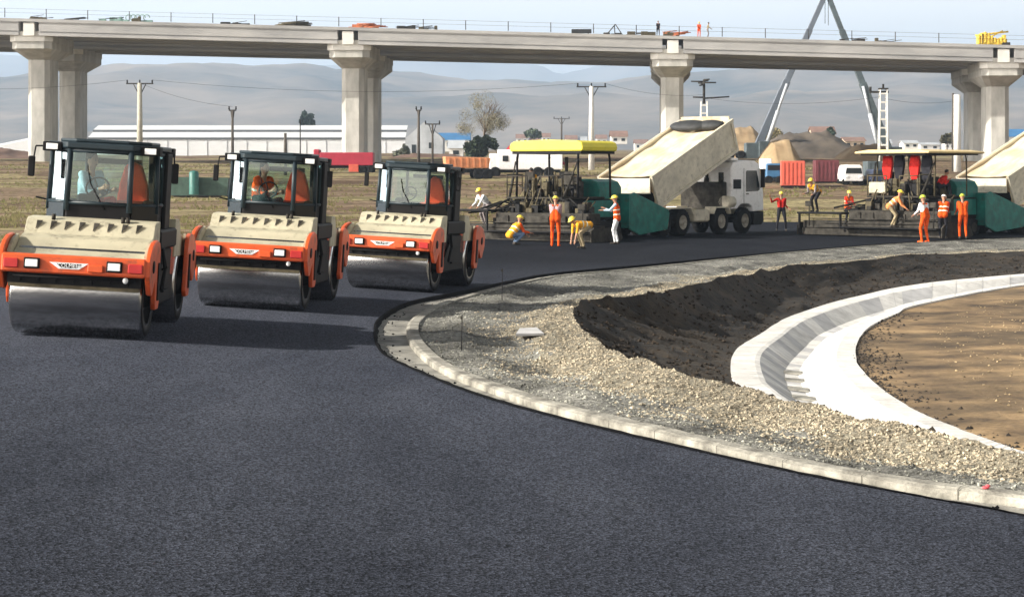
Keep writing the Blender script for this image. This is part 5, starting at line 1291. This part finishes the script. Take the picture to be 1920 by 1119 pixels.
q = MB(); q.cbox(-2.75, -2.0, .1, 2.3, .5, 2.15, .1); q.build('cab', M_WHITE, root); q = MB(); q.cbox(-1.55, -1.05, -.05, .02, 1.45, 1.95, .02); q.build('window', M_DGLASS, root); lowwheels(root, (-2.2, 1.6, 2.6), .2, 2.2, .48); q = MB(); q.box(-2.6, 3.6, .3, 2.1, .45, .69); q.build('chassis', M_BK, root)
# crimson jib resting above it
root = empty('loader_crane', Q(948, 302, 194), 0, 'faded crimson crane jib above the white box lorry', 'crane jib'); q = MB(); q.tube((-.6, 0, 0), (.5, 0, 1.3), .2, n=8); q.tube((.5, 0, 1.3), (3.4, 0, 1.15), .2, .16, n=8); q.build('jib', M_CRIM, root); q = MB(); q.tube((3.4, 0, 1.15), (5.4, 0, -.3), .16, .12, n=8); q.build('jib_tip', M_CRIM, root)
def container(px, Y, w_, h, m_, label, rz=0):
    x = XA(px, Y); root = empty('shipping_container', (x, Y, TH(x, Y)), rz, label, 'container'); q = MB(); q.cbox(-w_ / 2, w_ / 2, 0, 2.4, .15, h, .04); bo = q.build('body', m_, root); q = MB(); n = int(w_ / .35)
    for k in range(n): xx = -w_ / 2 + .15 + k * (w_ - .3) / n; q.box(xx, xx + .12, -.05, -.001, .3, h - .15)
    q.build('corrugation', m_, bo); q = MB(); q.box(-w_ / 2, w_ / 2, -.03, .05, 0, .148); q.build('skid', M_BK, root)
container(1487, 168, 1.9, 2.1, M_ORX, 'bright orange red container beyond the man in the red jacket', R(-6))
container(1551, 176, 1.95, 1.95, M_DRX, 'dark red container right of the orange one', R(-3))
container(1640, 185, 1.3, 1.6, M_CRT, 'dark green cabin right of the white van')
Yt = 165; b = Vector((XA(372, 150), 150, TH(-20, 150)))
root = empty('waste_skip', b, 0, 'long dark green skip standing in the field between the first two rollers', 'skip'); q = MB(); q.prism([(-2.1, .0), (2.0, 0), (2.1, 1.25), (-2.15, 1.3)], 0, 1.6, 'y'); q.build('body', mat('skip_green', (.045, .085, .065), .7, var=.3, scale=2), root)
q = MB(); q.lathe([(0, .34), (1.5, .34), (1.62, .25), (1.66, .001)], (-.25, -.42, .1), 'z', 18); q.build('tank', mat('tank_teal', (.03, .14, .12), .5, var=.2), root)
Yt = 172; b = Vector((XA(1601, Yt), Yt, TH(20, Yt)))
root = empty('white_van', b, 0, 'white van facing the camera right of the dark red container', 'van'); q = MB(); q.prism([(-.75, .35), (.75, .35), (.78, .9), (.66, 1.55), (.5, 1.68), (-.5, 1.68), (-.66, 1.55), (-.78, .9)], 0, 3.6, 'y'); q.build('body', M_WHITE, root, .06)
q = MB(); q.prism([(-.66, .98), (.66, .98), (.58, 1.42), (-.58, 1.42)], -.03, -.004, 'y'); q.build('windscreen', M_DGLASS, root); lowwheels(root, (-.62, .62), .4, 2.8, .3)
for s in (-1, 1): q = MB(); q.cbox(s * .55 - .12, s * .55 + .12, -.04, -.002, .62, .80, .01); q.build('headlight', M_LAMP, root)
Yt = 175; b = Vector((XA(1450, Yt), Yt, TH(20, Yt)))
root = empty('blue_lorry', b, 0, 'small blue lorry standing left of the orange container', 'lorry'); q = MB(); q.cbox(-.6, .7, 0, 1.6, .5, 1.7, .1); q.build('cab', M_BLU, root); q = MB(); q.cbox(-.9, -.1, .2, 2.4, 1.2, 2.1, .05); q.build('load_box', M_WHITE, root); q = MB(); q.box(-.45, .55, -.03, .01, 1.15, 1.55); q.build('windscreen', M_DGLASS, root); lowwheels(root, (-.4, .5), .1, 2.0, .34)
root = empty('blue_car', Vector((XA(1648, 172), 171, TH(20, 171))), 0, 'dark blue car parked right of the white van', 'car'); q = MB(); q.prism([(-.8, .3), (.8, .3), (.8, .8), (.6, 1.35), (-.6, 1.35), (-.8, .8)], 0, 3.5, 'y'); q.build('body', C_BL if False else mat('car_navy', (.02, .03, .07), .4), root, .05); q = MB(); q.prism([(-.6, .85), (.6, .85), (.5, 1.25), (-.5, 1.25)], -.03, -.003, 'y'); q.build('windscreen', M_DGLASS, root); lowwheels(root, (-.65, .65), .4, 2.7, .3)

# ------------------------------------------------------------------ earth banks
def mound(name, px0, px1, pyt, Y, depth, m_, label, seed=0, pk=.5):
    x0, x1 = XA(px0, Y), XA(px1, Y); zt = zpx(pyt, Y); nx, ny = 48, 20; vs = []
    for j in range(ny + 1):
        for i in range(nx + 1):
            u = i / nx; v = j / ny; x = x0 + (x1 - x0) * u; y = Y - depth * .5 + depth * v
            up = u / pk if u < pk else (1 - u) / (1 - pk); hh_ = max(0, min(1, up * 1.6)) ** .8 * math.sin(math.pi * v) ** .7
            g = TH(x, y) - .4; z = g + (zt - TH(x, Y) + .4) * hh_ * (1 + .30 * fbm(x + seed * 9, y, .11, 5)) + .35 * fbm(x, y, .5, 4) * hh_
            vs.append((x, y, z))
    me = bpy.data.meshes.new(name); me.from_pydata(vs, [], [(j * (nx + 1) + i, j * (nx + 1) + i + 1, (j + 1) * (nx + 1) + i + 1, (j + 1) * (nx + 1) + i) for j in range(ny) for i in range(nx)])
    me.polygons.foreach_set('use_smooth', [True] * len(me.polygons)); o = link(name, me, None, m_); o['kind'] = 'structure'; o['label'] = label
M_MT = mat('mound_tan', (.32, .21, .11), .95, var=.25, scale=.3, c2=(.42, .31, .18)); M_MD = mat('mound_dark', (.085, .072, .062), .95, var=.4, scale=.25, c2=(.16, .13, .10)); M_MB = mat('mound_brown', (.17, .10, .07), .95, var=.3, scale=.25)
mound('earth_bank', 1340, 1450, 244, 330, 24, M_MT, 'tan earth bank behind the white truck cab', 1, .4)
mound('earth_bank', 1410, 1640, 253, 290, 22, M_MD, 'dark grey brown spoil heap behind the containers', 2, .4)
mound('earth_bank', 1420, 1500, 266, 240, 14, M_MT, 'low tan spoil heap in front of the dark one', 3)
mound('earth_bank', 1560, 1700, 274, 255, 16, M_MT, 'low tan and brown bank right of the white van', 4)
mound('earth_bank', -120, 110, 279, 300, 20, M_MB, 'brown soil bank along the left edge', 5, .3)
mound('earth_bank', 700, 900, 290, 300, 20, M_MB, 'low brown bank right of the second pier', 6, .6)

# ------------------------------------------------------------------ trees and bushes
M_BARK = mat('bark', (.16, .12, .08), .95, var=.3, scale=3)
def tree(px, pyt, pyb, Y, wpx, label, leaf_c, n, bare=False, seed=1, name='tree', lsz=.25, cat='tree', group=None, shape='round'):
    rnd = random.Random(seed); x = XA(px, Y); zb_ = zpx(pyb, Y); H_ = zpx(pyt, Y) - zb_; Rw = wpx / 2 / F * Y
    root = empty(name, (x, Y, zb_), 0, label, cat, group); q = MB(); tips = []
    def br(p, d, L, r, lv):
        e = p + d * L; q.tube(p, e, r, r * .65, n=6 if lv < 2 else 4)
        if lv >= (4 if bare else 3): tips.append(e); return
        for k in range(4 if lv < 3 else 3):
            a = rnd.uniform(0, 6.28); t = rnd.uniform(.25, .62); nd = (d + Vector((math.cos(a), math.sin(a), rnd.uniform(-.1, .35))) * t).normalized()
            s_ = rnd.uniform(.35, 1); br(p.lerp(e, s_), nd, L * rnd.uniform(.6, .85), r * .5, lv + 1)
    if shape == 'round': br(Vector((0, 0, -.3)), Vector((0, 0, 1)), H_ * .38, H_ * .018 + .05, 0)
    else: q.tube((0, 0, -.3), (0, 0, H_ * .6), .12, .05)
    q.build('trunk', M_BARK, root)
    vs = []; fs = []; 
    clumps = [(rnd.uniform(-1, 1), rnd.uniform(-1, 1), rnd.uniform(0, 1), rnd.uniform(.16, .34)) for _ in range(26)]
    c = 0; tries = 0
    while c < n and tries < n * 40:
        tries += 1
        if shape == 'cone':
            u = rnd.random() ** 1.4; a = rnd.uniform(0, 6.28); r_ = Rw * (1 - u) * math.sqrt(rnd.random()) * (.8 + .3 * math.sin(a * 5 + u * 20)); p = Vector((r_ * math.cos(a), r_ * math.sin(a), H_ * (.08 + .92 * u)))
        else:
            cl = rnd.choice(clumps); 
            if cl[0] ** 2 + cl[1] ** 2 > 1: continue
            lo = .3 if name == 'tree' else 0.0
            cx, cy = cl[0] * Rw * .8, cl[1] * Rw * .8; cz = H_ * (lo + (1 - lo) * .88 * cl[2] * math.sqrt(max(0, 1 - .8 * (cl[0] ** 2 + cl[1] ** 2))))
            v = Vector((rnd.gauss(0, 1), rnd.gauss(0, 1), rnd.gauss(0, 1))).normalized() * rnd.random() ** .4 * cl[3] * max(Rw, H_ * .5); p = Vector((cx, cy, cz)) + v
            if p.z < 0 or p.z > H_: continue
        s_ = lsz * rnd.uniform(.5, 1.3); a1 = Vector((rnd.gauss(0, 1), rnd.gauss(0, 1), rnd.gauss(0, 1))).normalized(); a2 = a1.orthogonal().normalized()
        k = len(vs); vs += [p - a1 * s_, p + a2 * s_ * .6, p + a1 * s_, p - a2 * s_ * .6]; fs.append((k, k + 1, k + 2, k + 3)); c += 1
    me = bpy.data.meshes.new('crown'); me.from_pydata([tuple(v) for v in vs], [], fs)
    link('crown', me, root, mat('leaf_' + name + str(seed), leaf_c, .85, var=.35, scale=.6, island=.35)); return root
tree(908, 168, 284, 300, 120, 'tall pale bare tree with a faint olive haze of buds', (.26, .24, .16), 9000, bare=True, seed=4, lsz=.075)
tree(903, 254, 292, 285, 78, 'dark green rounded bush below the bare tree', (.045, .065, .035), 6000, seed=5, name='bush', lsz=.3, cat='bush')
tree(576, 208, 236, 520, 34, 'small dark tree rising above the greenhouse roof', (.03, .055, .045), 2200, seed=16, name='bush', lsz=.45)
tree(1556, 236, 266, 400, 30, 'green tree beside the red roofed house', (.05, .08, .05), 1800, seed=7, lsz=.3)
tree(1776, 248, 278, 420, 28, 'olive tree just left of the fourth pier', (.10, .09, .04), 1600, seed=8, lsz=.3)
tree(1000, 240, 262, 620, 34, 'small green grey tree right of the bare tree', (.09, .12, .07), 1400, seed=9, lsz=.4)
tree(1450, 238, 262, 420, 44, 'yellowish bare scrub left of the spoil heap', (.25, .21, .10), 1500, seed=10, name='bush', lsz=.25, cat='bush')
tree(160, 262, 286, 300, 30, 'small grey green bush beside the first pier', (.08, .09, .05), 900, seed=12, name='bush', lsz=.2, cat='bush')
tree(755, 270, 296, 330, 40, 'grey green bush in front of the greenhouse gable', (.13, .14, .09), 1100, seed=13, name='bush', lsz=.22, cat='bush')

# ------------------------------------------------------------------ hills
def hillmat(name, c1, c2, s):
    return mat(name, c1, .95, var=.2, scale=s, c2=c2, detail=8)
def hills(name, prof_px, Y, depth, m_, label, amp, base=20):
    xs_ = [XA(p, Y) for p, _ in prof_px]; zs_ = [zpx(y, Y) for _, y in prof_px]
    def ridge(x):
        if x <= xs_[0]: return zs_[0]
        for a, b, za, zb_ in zip(xs_, xs_[1:], zs_, zs_[1:]):
            if x <= b: t = (x - a) / (b - a); t = t * t * (3 - 2 * t); return za + (zb_ - za) * t
        return zs_[-1]
    X = [xs_[0] + (xs_[-1] - xs_[0]) * i / 160 for i in range(161)]; Yv = [Y - depth + depth * 1.5 * j / 36 for j in range(37)]
    def f(x, y):
        t = (y - (Y - depth)) / depth; k = math.sin(math.pi / 2 * min(t, 1)) ** 1.3 if t <= 1 else max(0, 1 - (t - 1) * 1.2)
        sc = y / Y; r = ridge(x / max(.3, sc))
        return base * .5 + (r - base * .5) * k * (1 + .0 * k) + amp * fbm(x, y, 2.2 / depth, 5) * k * (1 - .75 * k ** 3) + amp * .12 * fbm(x, y, 12 / depth, 4)
    grid(name, X, Yv, f, m_, label=label)
hills('hills', [(-400, 175), (-100, 150), (0, 158), (110, 146), (200, 138), (330, 140), (560, 150), (650, 160), (870, 166), (1100, 172), (1300, 168), (1500, 150), (1750, 140), (1960, 150), (2300, 170)], 4600, 2400, hillmat('hill_near', (.010, .026, .034), (.27, .21, .16), .0045), 'wooded valley side with bare brown fields', 110, 40)
hills('hills', [(-400, 110), (0, 118), (180, 128), (400, 140), (600, 126), (740, 120), (830, 119), (930, 130), (1000, 136), (1050, 154), (1090, 150), (1150, 132), (1200, 122), (1400, 112), (1600, 108), (1800, 118), (2000, 125), (2300, 140)], 10000, 4000, hillmat('hill_far', (.05, .07, .09), (.20, .18, .17), .0014), 'pale blue far ridge', 160, 80)

# ------------------------------------------------------------------ small things near the kerb
for px, pyt, pyb, Y0, lab in ((865, 590, 667, None, 'thin dark survey stake in the grey gravel left of the bank'), (941, 503, 572, None, 'thin dark survey stake at the back of the gravel shoulder')):
    b = P(px, pyb, .03); h = (pyb - pyt) / F * b.y; root = empty('survey_stake', b, 0, lab, 'stake', 'survey stakes in the gravel'); q = MB(); q.tube((0, 0, -.1), (.01, 0, h), .009, .007, n=6); q.build('rod', M_BK, root); q = MB(); q.box(-.012, .018, -.012, .012, h - .06, h - .02); q.build('clip', M_DSTEEL, root)
b = P(992, 622, .12); q = MB(); q.add([(-.2, -.6, -.02), (.22, -.45, -.02), (.12, .7, -.02), (-.14, .5, -.02), (-.2, -.6, .015), (.22, -.45, .012), (.12, .7, .02), (-.14, .5, .02)], [(0, 3, 2, 1), (4, 5, 6, 7), (0, 1, 5, 4), (1, 2, 6, 5), (2, 3, 7, 6), (3, 0, 4, 7)]); o = q.build('stone_slab', M_CHAN2); o.location = b; tag(o, 'flat pale grey slab lying in the gravel left of the dark bank', 'slab')
b = P(1848, 916, .06); q = MB(); q.ell((0, 0, .01), (.03, .02, .012)); q.ell((.02, .012, .02), (.02, .015, .012)); o = q.build('plastic_scrap', mat('pink_plastic', (.7, .10, .12), .5)); o.location = b; tag(o, 'small pinkish red scrap on the kerb near the right edge', 'litter')

# ------------------------------------------------------------------ haze: the air of the valley
hz = MB(); hz.box(-9000, 9000, -60, 17000, -4, 700); ho = hz.build('haze', M_WW)
ho.data.materials.clear(); hm = bpy.data.materials.new('haze'); hm.use_nodes = True; n = hm.node_tree.nodes; n.clear()
ou = n.new('ShaderNodeOutputMaterial'); pv = n.new('ShaderNodeVolumePrincipled'); pv.inputs['Density'].default_value = .00018; pv.inputs['Color'].default_value = (.60, .77, 1, 1); pv.inputs['Anisotropy'].default_value = .2
hm.node_tree.links.new(pv.outputs[0], ou.inputs['Volume']); ho.data.materials.append(hm); ho['kind'] = 'stuff'; ho['label'] = 'pale valley haze'
